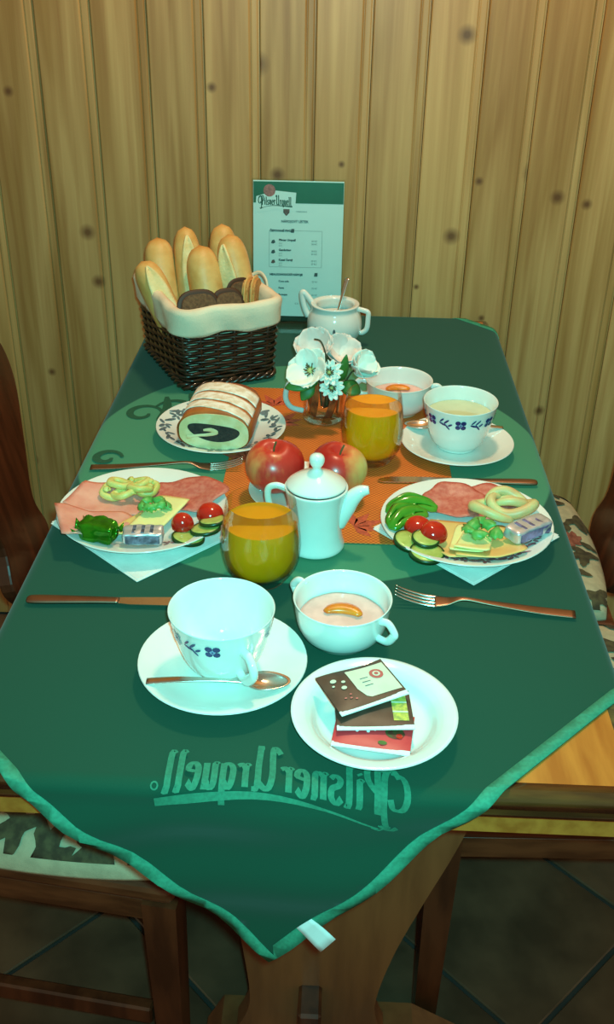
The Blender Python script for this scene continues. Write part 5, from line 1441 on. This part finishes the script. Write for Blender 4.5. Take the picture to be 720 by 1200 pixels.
def petal(L_, W_, cup_, curl_, tip=1.0):
    v = []; f = []; n1, n2 = 10, 8
    for i in range(n1 + 1):
        u = i / n1; wv = W_ * (sin(pi * min(1, 0.10 + 0.80 * u)) ** 0.75) * (1 if u < .8 else 1 - (u - .8) * 1.2 * tip)
        for j in range(n2 + 1):
            q = 2 * j / n2 - 1
            v.append((L_ * u, q * wv, cup_ * L_ * u * u + curl_ * q * q * wv + 0.0015 * sin(q * 7 + u * 5) * u))
    for i in range(n1):
        for j in range(n2): f.append((i * (n2 + 1) + j, (i + 1) * (n2 + 1) + j, (i + 1) * (n2 + 1) + j + 1, i * (n2 + 1) + j + 1))
    return v, f
def flower(label, head, face, n, L_, W_, cup_, elev, mat, eye=None, stem_to=None, seed=0, layers=1):
    t = thing('flower', label, 'flower', on(*head), 0, 'white flowers in the vase')
    q = Vector(face).to_track_quat('Z', 'Y'); t.rotation_euler = q.to_euler(); rnd = random.Random(seed)
    for l in range(layers):
        for k in range(n):
            a = 2 * pi * k / n + l * pi / n + rnd.uniform(-.12, .12); s_ = (1 - 0.25 * l) * rnd.uniform(.9, 1.08)
            o = MB().add(*petal(L_ * s_, W_ * s_, cup_ + rnd.uniform(-.08, .08), 0.35)).build('petal', mat, t)
            o.rotation_euler = Matrix(Matrix.Rotation(a, 3, 'Z') @ Matrix.Rotation(-(elev + 0.25 * l) + rnd.uniform(-.1, .1), 3, 'Y')).to_euler()
            o.modifiers.new('t', 'SOLIDIFY').thickness = 0.0006
    if eye:
        MB().add(*lathe(smoothprof([(0, 0), (eye, .001), (eye * .9, .004), (0, .006)], 1), 20)).build('flower_eye', M_YELC, t)
        sm = MB()
        for k in range(16):
            a = k * 2.4; r = eye * (0.9 + 0.6 * (k % 3) / 2)
            sm.add(*tube([(r * .4 * cos(a), r * .4 * sin(a), .003), (r * cos(a), r * sin(a), .0085)], [0.0005, 0.0011], 5))
        sm.build('stamens', M_STAMEN, t)['kind'] = 'stuff'
    if stem_to:
        qi = q.inverted(); e = qi @ (Vector(stem_to) - Vector(head)); 
        MB().add(*tube(spl([(0, 0, 0), (0, 0, -0.012), tuple(e * .6 + Vector((0, 0, -.004))), tuple(e)], 5), 0.0013, 6)).build('stem', M_STEM, t)
    return t
vx, vy, vz = VC[0], VC[1], ZM
st = lambda dx: (vx + dx, vy, vz + 0.020)
flower('large white flower with dark stamens at the left of the vase', (-0.010, 1.352, 0.092), (-0.35, -0.8, 0.62), 6, 0.037, 0.019, 0.10, 0.42, M_PETAL, 0.0065, st(-.010), 1)
flower('white flower with rosy petals at the top left of the bouquet', (-0.004, 1.392, 0.103), (-0.15, -0.6, 0.8), 6, 0.038, 0.021, 0.2, 0.55, M_PETALP, None, st(-.003), 2)
flower('white flower behind at the top of the bouquet, above the small daisies', (0.030, 1.392, 0.100), (0.2, -0.6, 0.8), 6, 0.036, 0.020, 0.2, 0.55, M_PETALP, None, st(.004), 3)
flower('white cupped flower at the right of the vase', (0.054, 1.378, 0.084), (0.6, -0.5, 0.65), 6, 0.036, 0.020, 0.25, 0.75, M_PETAL, None, st(.012), 4)
flower('small white daisy in the middle of the bouquet, upper one', (0.016, 1.346, 0.092), (0.05, -0.8, 0.6), 11, 0.0200, 0.0042, 0.05, 0.30, M_PETAL, 0.0045, st(.002), 5, 2)
flower('small white daisy in the middle of the bouquet, lower one', (0.020, 1.340, 0.072), (0.1, -0.9, 0.4), 11, 0.0185, 0.0040, 0.05, 0.30, M_PETAL, 0.0042, st(.006), 6, 2)
def leaf_obj(label, p0, p1, W_, nrm, bend):
    P0, P1 = Vector(p0), Vector(p1); d = P1 - P0; L_ = d.length; d.normalize()
    N_ = (Vector(nrm) - d * d.dot(Vector(nrm))).normalized(); s_ = d.cross(N_); v = []; f = []
    for i in range(13):
        u = i / 12; wv = W_ * sin(pi * (0.05 + 0.93 * u)) ** 0.8
        for j in range(7):
            q = (j - 3) / 3; v.append(P0 + d * L_ * u + s_ * q * wv + N_ * (bend * sin(pi * u) * L_ - 0.25 * wv * q * q) + Vector((0, 0, ZT)))
    for i in range(12):
        for j in range(6): f.append((i * 7 + j, (i + 1) * 7 + j, (i + 1) * 7 + j + 1, i * 7 + j + 1))
    o = mk('flower_leaf', [q - Vector((p0[0], p0[1], ZT + p0[2])) for q in v], f, M_LEAF, loc=on(*p0)); o.modifiers.new('t', 'SOLIDIFY').thickness = 0.0008
    return tag(o, label, 'leaf', 'green leaves in the vase')
leaf_obj('green leaf below the large white flower at the vase rim', (0.000, 1.350, 0.076), (-0.046, 1.340, 0.070), 0.012, (0, -0.6, 0.8), 0.12)
leaf_obj('green leaf hanging over the front of the vase', (-0.006, 1.348, 0.076), (-0.022, 1.338, 0.052), 0.010, (-0.2, -1, 0.3), 0.1)
leaf_obj('tall green leaf at the right of the daisies', (0.030, 1.372, 0.064), (0.040, 1.352, 0.118), 0.008, (0.2, -1, 0.2), 0.1)
leaf_obj('broad green leaf below the cupped flower at the right', (0.034, 1.362, 0.070), (0.062, 1.352, 0.060), 0.013, (0.3, -0.8, 0.6), 0.15)
t = MB().add(*tube([p + Vector((0, 0, 0)) for p in spl([(0.016, 1.356, 0.074), (0.012, 1.350, 0.112), (0.004, 1.356, 0.134), (-0.006, 1.362, 0.136)], 6)], 0.0012, 6)).build('dried_twig', M_STEM, loc=(0, 0, ZT))
tag(t, 'dark bare twig arching over the white bouquet', 'twig')
